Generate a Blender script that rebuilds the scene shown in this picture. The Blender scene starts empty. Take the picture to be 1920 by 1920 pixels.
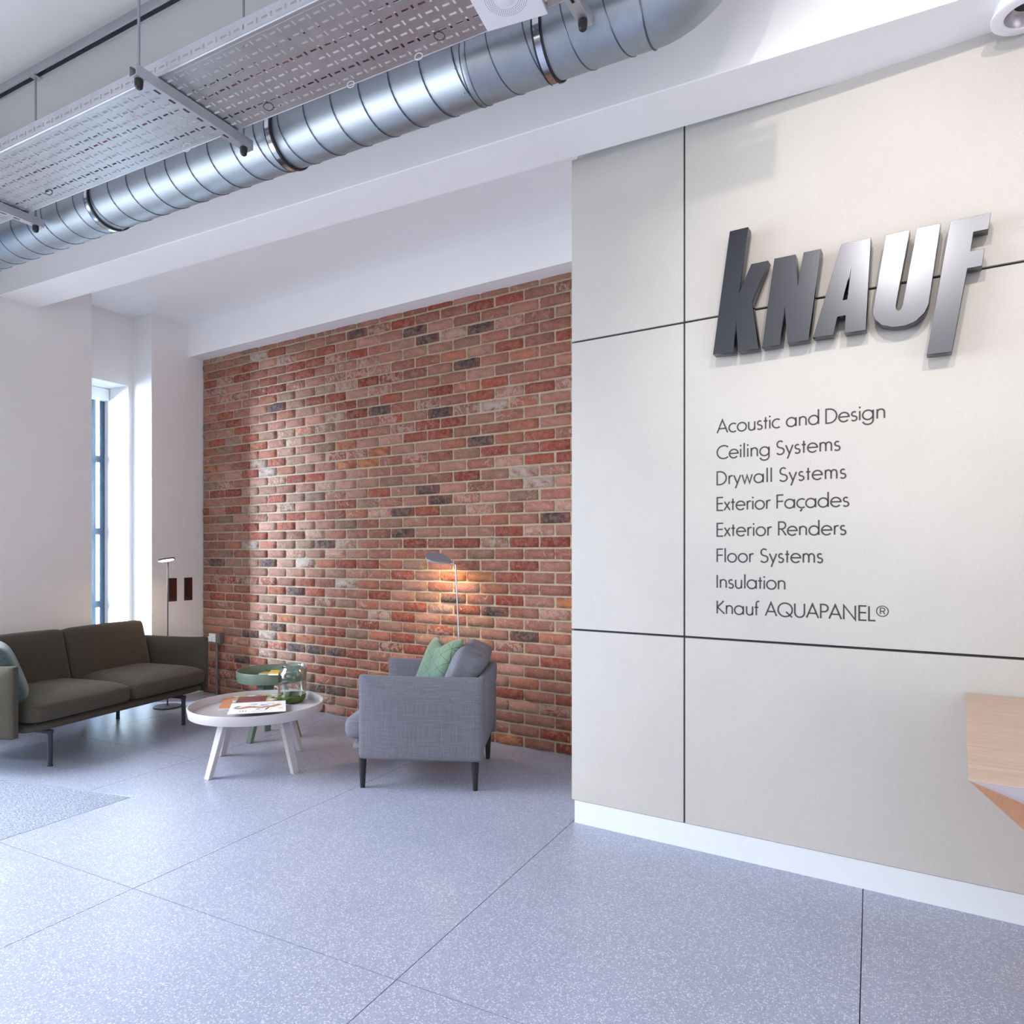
import bpy, bmesh, math, random
from mathutils import Vector, Matrix
random.seed(7)
PI = math.pi
sc = bpy.context.scene
C = sc.collection

# ------------------------------------------------------------------ camera
cam = bpy.data.objects.new('camera', bpy.data.cameras.new('camera'))
C.objects.link(cam)
cam.location = (0, 0, 1.2384)
cam.rotation_euler = (PI / 2, 0, math.radians(27.331))
cam.data.sensor_width = 36
cam.data.lens = 36 * 1305 / 1920
cam.data.shift_y = 77 / 1920
cam.data.clip_start = 0.05
sc.camera = cam

# ------------------------------------------------------------------ view, sky, large lights
sc.view_settings.view_transform = 'Standard'
sc.view_settings.look = 'None'
sc.view_settings.exposure = 0.06
sc.view_settings.gamma = 1.0
sc.view_settings.use_curve_mapping = False
sc.cycles.max_bounces = 8
sc.cycles.diffuse_bounces = 5
sc.cycles.glossy_bounces = 4
sc.cycles.transmission_bounces = 8
sc.cycles.caustics_reflective = False
sc.cycles.caustics_refractive = False
sc.cycles.sample_clamp_indirect = 6
sc.cycles.use_denoising = True

world = bpy.data.worlds.new('sky')
sc.world = world
world.use_nodes = True
bg = world.node_tree.nodes['Background']
bg.inputs[0].default_value = (0.50, 0.66, 0.90, 1)
bg.inputs[1].default_value = 0.75


def area(name, loc, target, sx, sy, power, col, spread=180):
    l = bpy.data.lights.new(name, 'AREA')
    l.shape = 'RECTANGLE'; l.size = sx; l.size_y = sy
    l.energy = power; l.color = col; l.spread = math.radians(spread)
    o = bpy.data.objects.new(name, l); C.objects.link(o)
    o.location = loc
    o.rotation_euler = (Vector(target) - Vector(loc)).to_track_quat('-Z', 'Y').to_euler()
    return o


def spot(name, loc, target, power, col, angle, blend=0.6, radius=0.03):
    l = bpy.data.lights.new(name, 'SPOT')
    l.energy = power; l.color = col; l.spot_size = math.radians(angle); l.spot_blend = blend
    l.shadow_soft_size = radius
    o = bpy.data.objects.new(name, l); C.objects.link(o)
    o.location = loc
    o.rotation_euler = (Vector(target) - Vector(loc)).to_track_quat('-Z', 'Y').to_euler()
    return o


DAY = (0.88, 0.94, 1.0)
# daylight through the assumed, unseen entrance in the left wall, and the tall side window
area('assumed_entrance_daylight', (-5.22, 0.35, 1.75), (-2.6, 0.75, 0.2), 3.3, 2.4, 185, DAY, 110)
area('rear_fill', (-0.6, -3.8, 2.1), (-0.6, 0.8, 0.0), 6.0, 2.6, 72, (1.0, 0.985, 0.96), 120)  # added fill before the solid wall behind the camera, which has no glazing
area('right_fill', (3.95, -1.2, 1.7), (-2.0, -0.2, 3.0), 4.0, 2.6, 78, (1.0, 0.98, 0.96), 130)  # added fill before the solid right wall, lifts the left wall and ceiling
area('side_window_daylight', (-7.6, 2.2, 1.55), (-5.9, 3.5, 1.35), 1.8, 2.6, 900, (0.94, 0.97, 1.0), 56)
# assumed ceiling spotlights, out of view, that wash the sign
spot('assumed_sign_spotlight', (-0.30, -0.03, 3.42), (0.06, 2.86, 2.22), 150, (1.0, 0.91, 0.82), 42, 1.0, 0.03)
spot('assumed_sign_spotlight', (0.62, -0.05, 3.46), (0.20, 2.86, 2.25), 145, (1.0, 0.91, 0.82), 46, 1.0, 0.03)
# added upward fill, set low by the entrance to brighten the ceilings
area('ceiling_fill', (-5.2, 0.3, 0.7), (-2.2, 1.6, 3.78), 3.2, 0.9, 32, (1.0, 0.98, 0.97), 130)


# ------------------------------------------------------------------ materials
def srgb(r, g, b):
    def f(c):
        c /= 255
        return c / 12.92 if c <= 0.04045 else ((c + 0.055) / 1.055) ** 2.4
    return (f(r), f(g), f(b), 1)


class NT:
    def __init__(self, name):
        self.m = bpy.data.materials.new(name); self.m.use_nodes = True
        self.t = self.m.node_tree; self.n = self.t.nodes; self.l = self.t.links
        self.b = self.n['Principled BSDF']

    def node(self, kind, **kw):
        x = self.n.new(kind)
        for k, v in kw.items():
            setattr(x, k, v)
        return x

    def link(self, a, b): self.l.new(a, b)

    def coord(self, out='Object', scale=(1, 1, 1), rot=(0, 0, 0)):
        tc = self.node('ShaderNodeTexCoord'); mp = self.node('ShaderNodeMapping')
        mp.inputs['Scale'].default_value = scale; mp.inputs['Rotation'].default_value = rot
        self.link(tc.outputs[out], mp.inputs['Vector'])
        return mp.outputs[0]

    def noise(self, vec, scale, detail=3, rough=0.5, dist=0.0):
        x = self.node('ShaderNodeTexNoise')
        x.inputs['Scale'].default_value = scale; x.inputs['Detail'].default_value = detail
        x.inputs['Roughness'].default_value = rough; x.inputs['Distortion'].default_value = dist
        self.link(vec, x.inputs['Vector'])
        return x.outputs['Fac']

    def ramp(self, fac, stops):
        x = self.node('ShaderNodeValToRGB')
        e = x.color_ramp.elements
        while len(e) < len(stops): e.new(0.5)
        for i, (p, c) in enumerate(stops):
            e[i].position = p; e[i].color = c if len(c) == 4 else (*c, 1)
        self.link(fac, x.inputs[0])
        return x.outputs[0]

    def mix(self, fac, a, b, mode='MIX'):
        x = self.node('ShaderNodeMix', data_type='RGBA', blend_type=mode)
        for inp, v in ((x.inputs[0], fac), (x.inputs[6], a), (x.inputs[7], b)):
            if isinstance(v, (int, float)): inp.default_value = v
            elif isinstance(v, tuple): inp.default_value = v
            else: self.link(v, inp)
        return x.outputs[2]

    def math(self, op, a, b=None, c=None):
        x = self.node('ShaderNodeMath', operation=op)
        for i, v in enumerate((a, b, c)):
            if v is None: continue
            if isinstance(v, (int, float)): x.inputs[i].default_value = v
            else: self.link(v, x.inputs[i])
        return x.outputs[0]

    def bump(self, h, strength=0.3, dist=0.01):
        x = self.node('ShaderNodeBump')
        x.inputs['Strength'].default_value = strength; x.inputs['Distance'].default_value = dist
        self.link(h, x.inputs['Height']); self.link(x.outputs[0], self.b.inputs['Normal'])

    def set(self, **kw):
        for k, v in kw.items():
            i = self.b.inputs[k.replace('_', ' ')]
            if hasattr(v, 'is_output') or isinstance(v, bpy.types.NodeSocket): self.link(v, i)
            else: i.default_value = v
        return self.m


def plain(name, rgb, rough=0.5, metal=0.0, var=0.06, scale=8.0, bump=0.0, bscale=200, spec=0.5):
    t = NT(name); v = t.coord()
    c = srgb(*rgb)
    n = t.noise(v, scale, 3)
    lo = tuple(x * (1 - var) for x in c[:3]) + (1,); hi = tuple(min(1, x * (1 + var)) for x in c[:3]) + (1,)
    t.set(Base_Color=t.ramp(n, [(0.3, lo), (0.7, hi)]), Roughness=rough, Metallic=metal)
    t.b.inputs['Specular IOR Level'].default_value = spec
    if bump: t.bump(t.noise(v, bscale, 2), bump, 0.002)
    return t.m


M = {}
M['white_wall'] = plain('white_wall_paint', (234, 231, 229), 0.85, var=0.01, bump=0.05, bscale=300, spec=0.2)
M['ceiling'] = plain('ceiling_paint', (244, 243, 244), 0.85, var=0.01, spec=0.2)
M['skirting'] = plain('white_satin_paint', (214, 219, 225), 0.45, var=0.01)
M['joint'] = plain('dark_joint', (48, 46, 52), 0.8)
M['grout'] = plain('floor_joint', (70, 72, 80), 0.8)
M['mortar'] = plain('mortar', (176, 160, 138), 0.95, var=0.10, scale=30, bump=0.5, bscale=160, spec=0.1)
M['black'] = plain('black_plastic', (28, 28, 32), 0.5)
M['dark_metal'] = plain('dark_powder_coat', (44, 48, 58), 0.45)
M['ink'] = plain('dark_vinyl', (58, 54, 56), 0.6)
M['white_lacquer'] = plain('white_lacquer', (186, 181, 186), 0.4, var=0.01)
M['green_lacquer'] = plain('sage_green_lacquer', (106, 124, 112), 0.4, var=0.02)
M['lamp_grey'] = plain('grey_lamp_enamel', (136, 136, 144), 0.4, metal=0.0)
M['lamp_dark'] = plain('charcoal_lamp_enamel', (70, 74, 84), 0.4)
M['chrome'] = plain('polished_steel', (205, 208, 214), 0.15, metal=1.0, var=0.02)
M['chrome_soft'] = plain('satin_reflector', (190, 184, 190), 0.35, metal=0.7)
M['rod'] = plain('zinc_rod', (160, 165, 172), 0.35, metal=0.9)
M['plate_white'] = plain('white_enamel', (236, 236, 242), 0.4, var=0.01)
M['grey_box'] = plain('grey_steel_box', (120, 122, 120), 0.4, metal=0.4)
M['frame_dark'] = plain('dark_window_frame', (52, 66, 84), 0.35)
M['paper'] = plain('white_paper', (236, 236, 238), 0.6, var=0.02)
M['trim'] = plain('mat_trim_metal', (214, 224, 238), 0.3, metal=0.6)
M['tie_white'] = plain('white_nylon', (228, 228, 232), 0.5)
M['tie_black'] = plain('black_nylon', (40, 40, 44), 0.5)
M['cable_red'] = plain('red_brown_cable', (118, 58, 50), 0.5)
M['cable_black'] = plain('black_cable', (34, 34, 38), 0.5)
M['yellow'] = plain('yellow_print', (240, 205, 20), 0.45, var=0.05)
M['olive'] = plain('olive_yellow_print', (200, 190, 70), 0.45, var=0.1)
M['maroon'] = plain('maroon_print', (126, 62, 60), 0.45, var=0.2, scale=30)
M['orange_print'] = plain('orange_brown_print', (192, 128, 84), 0.5, var=0.18, scale=60)


def m_metal(name, rgb, rough, grain=60.0, amount=0.15):
    t = NT(name); v = t.coord(); c = srgb(*rgb)
    vo = t.node('ShaderNodeTexVoronoi'); vo.inputs['Scale'].default_value = grain; t.link(v, vo.inputs['Vector'])
    n = t.noise(v, 5, 4, 0.6)
    f = t.math('ADD', t.math('MULTIPLY', vo.outputs['Color'], 0.25), t.math('MULTIPLY', n, 0.75))
    lo = tuple(x * (1 - amount) for x in c[:3]) + (1,); hi = tuple(min(1, x * (1 + amount)) for x in c[:3]) + (1,)
    t.set(Base_Color=t.ramp(f, [(0.25, lo), (0.75, hi)]), Metallic=1.0,
          Roughness=t.math('ADD', t.math('MULTIPLY', f, 0.08), rough - 0.04))
    return t.m


M['duct'] = m_metal('galvanised_duct_steel', (168, 176, 185), 0.50, 40, 0.08)
M['seam'] = plain('duct_seam', (92, 98, 106), 0.4, metal=0.9)
M['tray'] = m_metal('galvanised_tray_steel', (200, 202, 207), 0.46, 30, 0.08)
M['strut'] = m_metal('galvanised_strut', (200, 202, 208), 0.5, 80, 0.08)
M['letter'] = plain('gunmetal_enamel', (78, 80, 86), 0.27, metal=1.0, var=0.01, scale=1.0)


def m_terrazzo():
    t = NT('terrazzo'); v0 = t.coord()
    dn = t.node('ShaderNodeTexNoise'); dn.inputs['Scale'].default_value = 260; t.link(v0, dn.inputs['Vector'])
    va = t.node('ShaderNodeVectorMath', operation='SCALE'); va.inputs['Scale'].default_value = 0.006; t.link(dn.outputs['Color'], va.inputs[0])
    vb = t.node('ShaderNodeVectorMath', operation='ADD'); t.link(v0, vb.inputs[0]); t.link(va.outputs[0], vb.inputs[1]); v = vb.outputs[0]
    vo = t.node('ShaderNodeTexVoronoi'); vo.inputs['Scale'].default_value = 150; t.link(v, vo.inputs['Vector'])
    v2 = t.node('ShaderNodeTexVoronoi'); v2.inputs['Scale'].default_value = 260; t.link(v, v2.inputs['Vector'])
    big = t.noise(v, 2.2, 3)
    base = t.ramp(big, [(0.3, srgb(153, 159, 181)), (0.7, srgb(161, 167, 189))])
    sel = t.node('ShaderNodeSeparateColor'); t.link(vo.outputs['Color'], sel.inputs[0])
    chip = t.math('MULTIPLY', t.math('GREATER_THAN', sel.outputs[0], 0.60), t.math('LESS_THAN', vo.outputs['Distance'], 0.42))
    dk = t.node('ShaderNodeSeparateColor'); t.link(v2.outputs['Color'], dk.inputs[0])
    dark = t.math('GREATER_THAN', dk.outputs[1], 0.70)
    c1 = t.mix(t.math('MULTIPLY', dark, 0.4), base, srgb(122, 127, 145))
    c2 = t.mix(t.math('MULTIPLY', chip, 0.46), c1, srgb(232, 234, 242))
    t.set(Base_Color=c2, Roughness=t.math('ADD', t.math('MULTIPLY', big, 0.1), 0.30))
    t.b.inputs['Specular IOR Level'].default_value = 0.5
    return t.m


def m_panel():
    t = NT('cement_panel'); v = t.coord()
    vo = t.node('ShaderNodeTexVoronoi'); vo.inputs['Scale'].default_value = 130; t.link(v, vo.inputs['Vector'])
    sel = t.node('ShaderNodeSeparateColor'); t.link(vo.outputs['Color'], sel.inputs[0])
    spk = t.math('MULTIPLY', t.math('GREATER_THAN', sel.outputs[0], 0.95), t.math('LESS_THAN', vo.outputs['Distance'], 0.22))
    lite = t.math('MULTIPLY', t.math('GREATER_THAN', sel.outputs[1], 0.85), t.math('LESS_THAN', vo.outputs['Distance'], 0.30))
    big = t.noise(v, 1.5, 4, 0.6); fine = t.noise(v, 260, 2)
    base = t.ramp(t.math('ADD', t.math('MULTIPLY', big, 0.6), t.math('MULTIPLY', fine, 0.4)),
                  [(0.35, srgb(180, 176, 172)), (0.65, srgb(190, 187, 182))])
    c = t.mix(t.math('MULTIPLY', lite, 0.22), base, srgb(212, 209, 204))
    c = t.mix(t.math('MULTIPLY', spk, 0.35), c, srgb(140, 132, 126))
    t.set(Base_Color=c, Roughness=0.62)
    t.bump(fine, 0.06, 0.001)
    return t.m


def m_brick():
    t = NT('weathered_brick'); v = t.coord()
    at = t.node('ShaderNodeAttribute', attribute_name='Col')
    n1 = t.noise(v, 30, 5, 0.7, 0.8); n2 = t.noise(v, 95, 4, 0.7, 0.5); n3 = t.noise(v, 17, 4, 0.62, 1.6)
    c = t.mix(t.ramp(n1, [(0.40, (0, 0, 0)), (0.62, (1, 1, 1))]), at.outputs['Color'],
              t.mix(0.42, at.outputs['Color'], srgb(190, 152, 134)))
    c = t.mix(t.ramp(n2, [(0.3, (0.5,) * 3), (0.5, (0, 0, 0))]), c, t.mix(0.5, c, srgb(96, 62, 54)))
    # pale lime bloom: heavier on bricks whose alpha is high
    w = t.math('GREATER_THAN', t.math('ADD', t.math('MULTIPLY', n3, 0.85), t.math('ADD', t.math('MULTIPLY', n2, 0.15), t.math('MULTIPLY', at.outputs['Alpha'], 0.35))), 0.66)
    c = t.mix(t.math('MULTIPLY', w, 0.5), c, srgb(206, 184, 170))
    t.set(Base_Color=c, Roughness=0.92)
    t.b.inputs['Specular IOR Level'].default_value = 0.2
    t.bump(t.math('ADD', n1, t.math('MULTIPLY', n2, 0.8)), 1.0, 0.016)
    return t.m


def m_fabric(name, a, b, scale=900, rough=0.95):
    t = NT(name); v = t.coord()
    nx = t.noise(t.coord(scale=(1, 1, 0.02)), scale, 2, 0.7); nz = t.noise(t.coord(scale=(0.02, 0.02, 1)), scale, 2, 0.7)
    f = t.math('MULTIPLY', t.math('ADD', nx, nz), 0.5)
    t.set(Base_Color=t.ramp(f, [(0.40, srgb(*a)), (0.60, srgb(*b))]), Roughness=rough)
    t.b.inputs['Specular IOR Level'].default_value = 0.15
    t.b.inputs['Sheen Weight'].default_value = 0.08
    t.bump(f, 0.35, 0.002)
    return t.m


def m_pillow(name, top, low, line, k=11.0):
    t = NT(name)
    tc = t.node('ShaderNodeTexCoord'); sp = t.node('ShaderNodeSeparateXYZ'); t.link(tc.outputs['Object'], sp.inputs[0])
    y, z = sp.outputs[1], sp.outputs[2]
    tot = None
    for a in (8, 68, 128):
        ca, sa = math.cos(math.radians(a)) * k, math.sin(math.radians(a)) * k
        q = t.math('FRACT', t.math('ADD', t.math('ADD', t.math('MULTIPLY', y, ca), t.math('MULTIPLY', z, sa)), 20.5))
        l = t.math('LESS_THAN', t.math('ABSOLUTE', t.math('SUBTRACT', q, 0.5)), 0.022)
        tot = l if tot is None else t.math('MAXIMUM', tot, l)
    n = t.noise(tc.outputs['Object'], 6, 3)
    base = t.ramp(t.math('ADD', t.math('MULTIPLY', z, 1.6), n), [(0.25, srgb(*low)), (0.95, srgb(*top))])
    t.set(Base_Color=t.mix(t.math('MULTIPLY', tot, 0.8), base, srgb(*line)), Roughness=0.9)
    t.b.inputs['Sheen Weight'].default_value = 0.3
    t.bump(t.noise(tc.outputs['Object'], 700, 2), 0.3, 0.001)
    return t.m


def m_wood(name, a, b, axis=(1, 14, 14), scale=5):
    t = NT(name); v = t.coord(scale=axis)
    n = t.noise(v, scale, 6, 0.6, 0.8)
    t.set(Base_Color=t.ramp(n, [(0.32, srgb(*a)), (0.68, srgb(*b))]), Roughness=0.45)
    return t.m


def m_carpet():
    t = NT('entrance_mat_pile'); v = t.coord(scale=(1, 1, 1), rot=(0, 0, 0.5))
    n = t.noise(t.coord(scale=(1, 2.2, 1), rot=(0, 0, 0.6)), 70, 5, 0.8); m = t.noise(v, 190, 3, 0.7)
    f = t.math('ADD', t.math('MULTIPLY', n, 0.6), t.math('MULTIPLY', m, 0.4))
    t.set(Base_Color=t.ramp(f, [(0.40, srgb(80, 90, 108)), (0.60, srgb(182, 191, 208))]), Roughness=0.95)
    t.bump(f, 0.9, 0.006)
    return t.m


def m_glass(name, rgb, rough=0.0, ior=1.45, thin=False):
    t = NT(name); v = t.coord()
    n = t.noise(v, 3, 2); c = srgb(*rgb)
    t.set(Base_Color=t.ramp(n, [(0.3, c), (0.7, c)]), Roughness=rough, IOR=ior)
    t.b.inputs['Transmission Weight'].default_value = 1.0
    return t.m


def m_emit(name, rgb, s):
    t = NT(name); c = srgb(*rgb)
    t.set(Base_Color=c, Emission_Color=c, Emission_Strength=s)
    return t.m


def m_cells(name, cols, scale=22, axis=(1, 1, 1)):
    t = NT(name); v = t.coord(scale=axis)
    vo = t.node('ShaderNodeTexVoronoi', distance='CHEBYCHEV'); vo.inputs['Scale'].default_value = scale; t.link(v, vo.inputs['Vector'])
    s = t.node('ShaderNodeSeparateColor'); t.link(vo.outputs['Color'], s.inputs[0])
    r = t.node('ShaderNodeValToRGB'); r.color_ramp.interpolation = 'CONSTANT'
    e = r.color_ramp.elements
    while len(e) < len(cols): e.new(0.5)
    for i, c in enumerate(cols):
        e[i].position = i / len(cols); e[i].color = srgb(*c)
    t.link(s.outputs[0], r.inputs[0])
    t.set(Base_Color=r.outputs[0], Roughness=0.4)
    return t.m


M['terrazzo'] = m_terrazzo(); M['panel'] = m_panel(); M['brick'] = m_brick()
M['sofa'] = m_fabric('dark_olive_wool', (68, 63, 55), (82, 77, 68))
M['sofa_light'] = M['sofa']
M['chair'] = m_fabric('light_grey_weave', (98, 98, 108), (118, 118, 128), 420)
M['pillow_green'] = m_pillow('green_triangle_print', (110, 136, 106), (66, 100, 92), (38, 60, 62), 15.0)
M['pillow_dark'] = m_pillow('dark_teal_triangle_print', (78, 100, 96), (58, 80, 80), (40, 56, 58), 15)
M['wood_top'] = m_wood('pale_oak_veneer', (204, 172, 148), (222, 194, 172), (1.2, 16, 16), 3)
M['wood_front'] = m_wood('warm_ash_veneer', (184, 134, 102), (206, 158, 126), (9, 9, 1.5), 4)
M['white_facet'] = plain('white_laminate', (240, 232, 232), 0.4, var=0.01)
M['carpet'] = m_carpet()


def m_thin(name, tint, gloss=0.12, rough=0.02):
    t = NT(name)
    tr = t.node('ShaderNodeBsdfTransparent'); tr.inputs[0].default_value = srgb(*tint)
    gl = t.node('ShaderNodeBsdfGlossy'); gl.inputs['Roughness'].default_value = rough
    lw = t.node('ShaderNodeLayerWeight'); lw.inputs[0].default_value = gloss
    n = t.noise(t.coord(), 2, 1)
    mx = t.node('ShaderNodeMixShader')
    t.link(t.math('ADD', t.math('MULTIPLY', lw.outputs['Facing'], 0.8), t.math('MULTIPLY', n, 0.03)), mx.inputs[0])
    t.link(tr.outputs[0], mx.inputs[1]); t.link(gl.outputs[0], mx.inputs[2])
    t.link(mx.outputs[0], t.n['Material Output'].inputs['Surface'])
    return t.m


M['window_glass'] = m_thin('window_glass', (222, 236, 246))
M['glass'] = m_thin('clear_glass', (246, 250, 249), 0.30)
M['green_glass'] = plain('olive_green_glass', (62, 82, 34), 0.06, var=0.15)
M['lamp_glow'] = m_emit('lamp_diffuser', (255, 222, 178), 7)
M['lamp_glow2'] = m_emit('lamp_diffuser_dim', (255, 222, 178), 5)
M['plaque'] = m_cells('dark_red_plaque', [(72, 26, 26), (54, 28, 22), (84, 24, 26), (48, 30, 22)], 26)
M['collage'] = m_cells('collage_print', [(226, 176, 40), (150, 168, 96), (214, 220, 226), (96, 50, 50), (60, 66, 84), (200, 206, 210)], 34)
M['blueprint'] = m_cells('blue_white_print', [(236, 238, 242), (180, 200, 226), (236, 238, 242), (120, 148, 190)], 40)

# ------------------------------------------------------------------ mesh helpers


def quat_z(d):
    return Vector(d).to_track_quat('Z', 'Y').to_matrix().to_4x4()


class MB:
    def __init__(self): self.b = bmesh.new()

    def box(self, lo, hi, bevel=0.0, seg=2, mat=None):
        lo, hi = Vector(lo), Vector(hi); s = hi - lo; c = (lo + hi) / 2
        T = Matrix.Translation(c) @ Matrix.Diagonal((*s, 1))
        if mat is not None: T = mat @ T
        r = bmesh.ops.create_cube(self.b, size=1, matrix=T)
        if bevel:
            es = list({e for v in r['verts'] for e in v.link_edges})
            bmesh.ops.bevel(self.b, geom=es, offset=bevel, segments=seg, affect='EDGES', profile=0.5)
        return self

    def cyl(self, p0, p1, r0, r1=None, seg=24, caps=True):
        p0, p1 = Vector(p0), Vector(p1); r1 = r0 if r1 is None else r1
        T = Matrix.Translation((p0 + p1) / 2) @ quat_z(p1 - p0)
        bmesh.ops.create_cone(self.b, cap_ends=caps, segments=seg, radius1=r0, radius2=r1, depth=(p1 - p0).length, matrix=T)
        return self

    def lathe(self, prof, c=(0, 0, 0), seg=48, mat=None):
        rings = []
        for r, z in prof:
            if r < 1e-6: rings.append([self.b.verts.new(self._t((c[0], c[1], c[2] + z), mat))])
            else: rings.append([self.b.verts.new(self._t((c[0] + r * math.cos(2 * PI * i / seg), c[1] + r * math.sin(2 * PI * i / seg), c[2] + z), mat)) for i in range(seg)])
        for a, b in zip(rings, rings[1:]):
            for i in range(seg):
                j = (i + 1) % seg
                if len(a) == 1 and len(b) == 1: continue
                if len(a) == 1: self.b.faces.new((a[0], b[j], b[i]))
                elif len(b) == 1: self.b.faces.new((a[i], a[j], b[0]))
                else: self.b.faces.new((a[i], a[j], b[j], b[i]))
        return self

    def _t(self, p, mat): return Vector(p) if mat is None else mat @ Vector(p)

    def prism(self, pts, d, mat=None):
        """closed polygon pts (3D), extruded by vector d"""
        d = Vector(d)
        a = [self.b.verts.new(self._t(p, mat)) for p in pts]
        b = [self.b.verts.new(self._t(Vector(p) + d, mat)) for p in pts]
        self.b.faces.new(a); self.b.faces.new(list(reversed(b)))
        n = len(a)
        for i in range(n): self.b.faces.new((a[i], b[i], b[(i + 1) % n], a[(i + 1) % n]))
        return self

    def faces(self, vs, fs):
        v = [self.b.verts.new(p) for p in vs]
        for f in fs: self.b.faces.new([v[i] for i in f])
        return self

    def tube(self, path, r, seg=8, closed=False, caps=True):
        P = [Vector(p) for p in path]; n = len(P); rings = []
        up = None
        for i in range(n):
            a = P[(i - 1) % n] if (closed or i > 0) else P[i]
            b = P[(i + 1) % n] if (closed or i < n - 1) else P[i]
            d = (b - a).normalized()
            if up is None:
                up = Vector((0, 0, 1)) if abs(d.z) < 0.9 else Vector((1, 0, 0))
            s = d.cross(up).normalized(); up = s.cross(d).normalized()
            rr = r[i] if isinstance(r, (list, tuple)) else r
            rings.append([self.b.verts.new(P[i] + s * rr * math.cos(2 * PI * k / seg) + up * rr * math.sin(2 * PI * k / seg)) for k in range(seg)])
        m = n if closed else n - 1
        for i in range(m):
            A, B = rings[i], rings[(i + 1) % n]
            for k in range(seg): self.b.faces.new((A[k], A[(k + 1) % seg], B[(k + 1) % seg], B[k]))
        if not closed and caps:
            self.b.faces.new(list(reversed(rings[0]))); self.b.faces.new(rings[-1])
        return self

    def soft(self, size, r, n=(8, 8, 6), fn=None, mat=None):
        """rounded box centred on origin; fn(p, u) bends/puffs, u in -1..1"""
        sx, sy, sz = (s / 2 for s in size)
        verts = {}
        def P(i, j, k):
            key = (i, j, k)
            if key in verts: return verts[key]
            u = Vector((2 * i / n[0] - 1, 2 * j / n[1] - 1, 2 * k / n[2] - 1))
            p = Vector((u.x * sx, u.y * sy, u.z * sz))
            q = Vector((max(-sx + r, min(sx - r, p.x)), max(-sy + r, min(sy - r, p.y)), max(-sz + r, min(sz - r, p.z))))
            dd = p - q
            if dd.length > 1e-9: p = q + dd.normalized() * min(r, dd.length * 1.0) if dd.length > r else p
            if fn: p = Vector(fn(p, u))
            verts[key] = self.b.verts.new(self._t(p, mat)); return verts[key]
        def face(a): 
            try: self.b.faces.new(a)
            except ValueError: pass
        for i in range(n[0]):
            for j in range(n[1]):
                face((P(i, j, 0), P(i, j + 1, 0), P(i + 1, j + 1, 0), P(i + 1, j, 0)))
                face((P(i, j, n[2]), P(i + 1, j, n[2]), P(i + 1, j + 1, n[2]), P(i, j + 1, n[2])))
        for i in range(n[0]):
            for k in range(n[2]):
                face((P(i, 0, k), P(i + 1, 0, k), P(i + 1, 0, k + 1), P(i, 0, k + 1)))
                face((P(i, n[1], k), P(i, n[1], k + 1), P(i + 1, n[1], k + 1), P(i + 1, n[1], k)))
        for j in range(n[1]):
            for k in range(n[2]):
                face((P(0, j, k), P(0, j, k + 1), P(0, j + 1, k + 1), P(0, j + 1, k)))
                face((P(n[0], j, k), P(n[0], j + 1, k), P(n[0], j + 1, k + 1), P(n[0], j, k + 1)))
        return self

    def build(self, name, mat, parent=None, smooth=False, sub=0, angle=35):
        bmesh.ops.recalc_face_normals(self.b, faces=self.b.faces[:])
        me = bpy.data.meshes.new(name); self.b.to_mesh(me); self.b.free()
        me.materials.append(mat)
        o = bpy.data.objects.new(name, me); C.objects.link(o)
        if parent is not None: o.parent = parent
        if smooth:
            me.shade_smooth()
            if angle < 180: me.set_sharp_from_angle(angle=math.radians(angle))
        if sub:
            s = o.modifiers.new('sub', 'SUBSURF'); s.levels = sub; s.render_levels = sub
        return o


def tag(o, label, cat, group=None, kind=None):
    o['label'] = label; o['category'] = cat
    if group: o['group'] = group
    if kind: o['kind'] = kind
    return o


def thing(name, label, cat, loc=(0, 0, 0), rz=0.0, group=None):
    o = bpy.data.objects.new(name, None); C.objects.link(o)
    o.location = loc; o.rotation_euler = (0, 0, rz); o.empty_display_size = 0.1
    return tag(o, label, cat, group)


def struct(o):
    o['kind'] = 'structure'
    return o


# ------------------------------------------------------------------ wall frames (sign wall and brick wall run 4.87 deg off the room grid)
E1 = Vector((0.99639, -0.08494, 0)); NW = Vector((0.08494, 0.99639, 0)); UP = Vector((0, 0, 1))
P0 = Vector((-1.2248, 2.9720, 0)); PB = Vector((-1.6443, 3.9412, 0))


def SW(s, z, d=0.0): return P0 + E1 * s + UP * z - NW * d      # sign wall, d towards the room
def BW(s, z, d=0.0): return PB - E1 * s + UP * z - NW * d      # brick wall, s runs left from the sign wall


def frame(o, ex, n, up=UP):
    return Matrix.Translation(o) @ Matrix((ex, -n, up)).transposed().to_4x4()


XW = -5.316      # left wall plane
ZC = 3.782       # main ceiling
ZB = 3.0         # underside of the beam
ZR = 3.232       # ceiling over the seating bay

# ------------------------------------------------------------------ floor
base = struct(MB().box((-6.0, -4.2, -0.12), (4.2, 4.6, -0.006)).build('floor', M['grout']))
tx0, ty0, T, g = -1.2255, 1.6405, 1.197, 0.0016
for i in range(-4, 5):
    x0, x1 = max(tx0 + i * T, -5.9), min(tx0 + (i + 1) * T, 4.1)
    if x1 - x0 < 0.05: continue
    off = T if i in (-3, -4) else 0.0            # long slabs, the two leftmost rows staggered by half
    for j in range(-4, 3):
        y0, y1 = ty0 + off + j * 2 * T, ty0 + off + (j + 1) * 2 * T
        y0 = max(y0, -4.1); y1 = min(y1, 4.5)
        if y1 - y0 < 0.05: continue
        MB().box((x0 + g, y0 + g, -0.02), (x1 - g, y1 - g, 0)).build('tile', M['terrazzo'], base)

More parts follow.
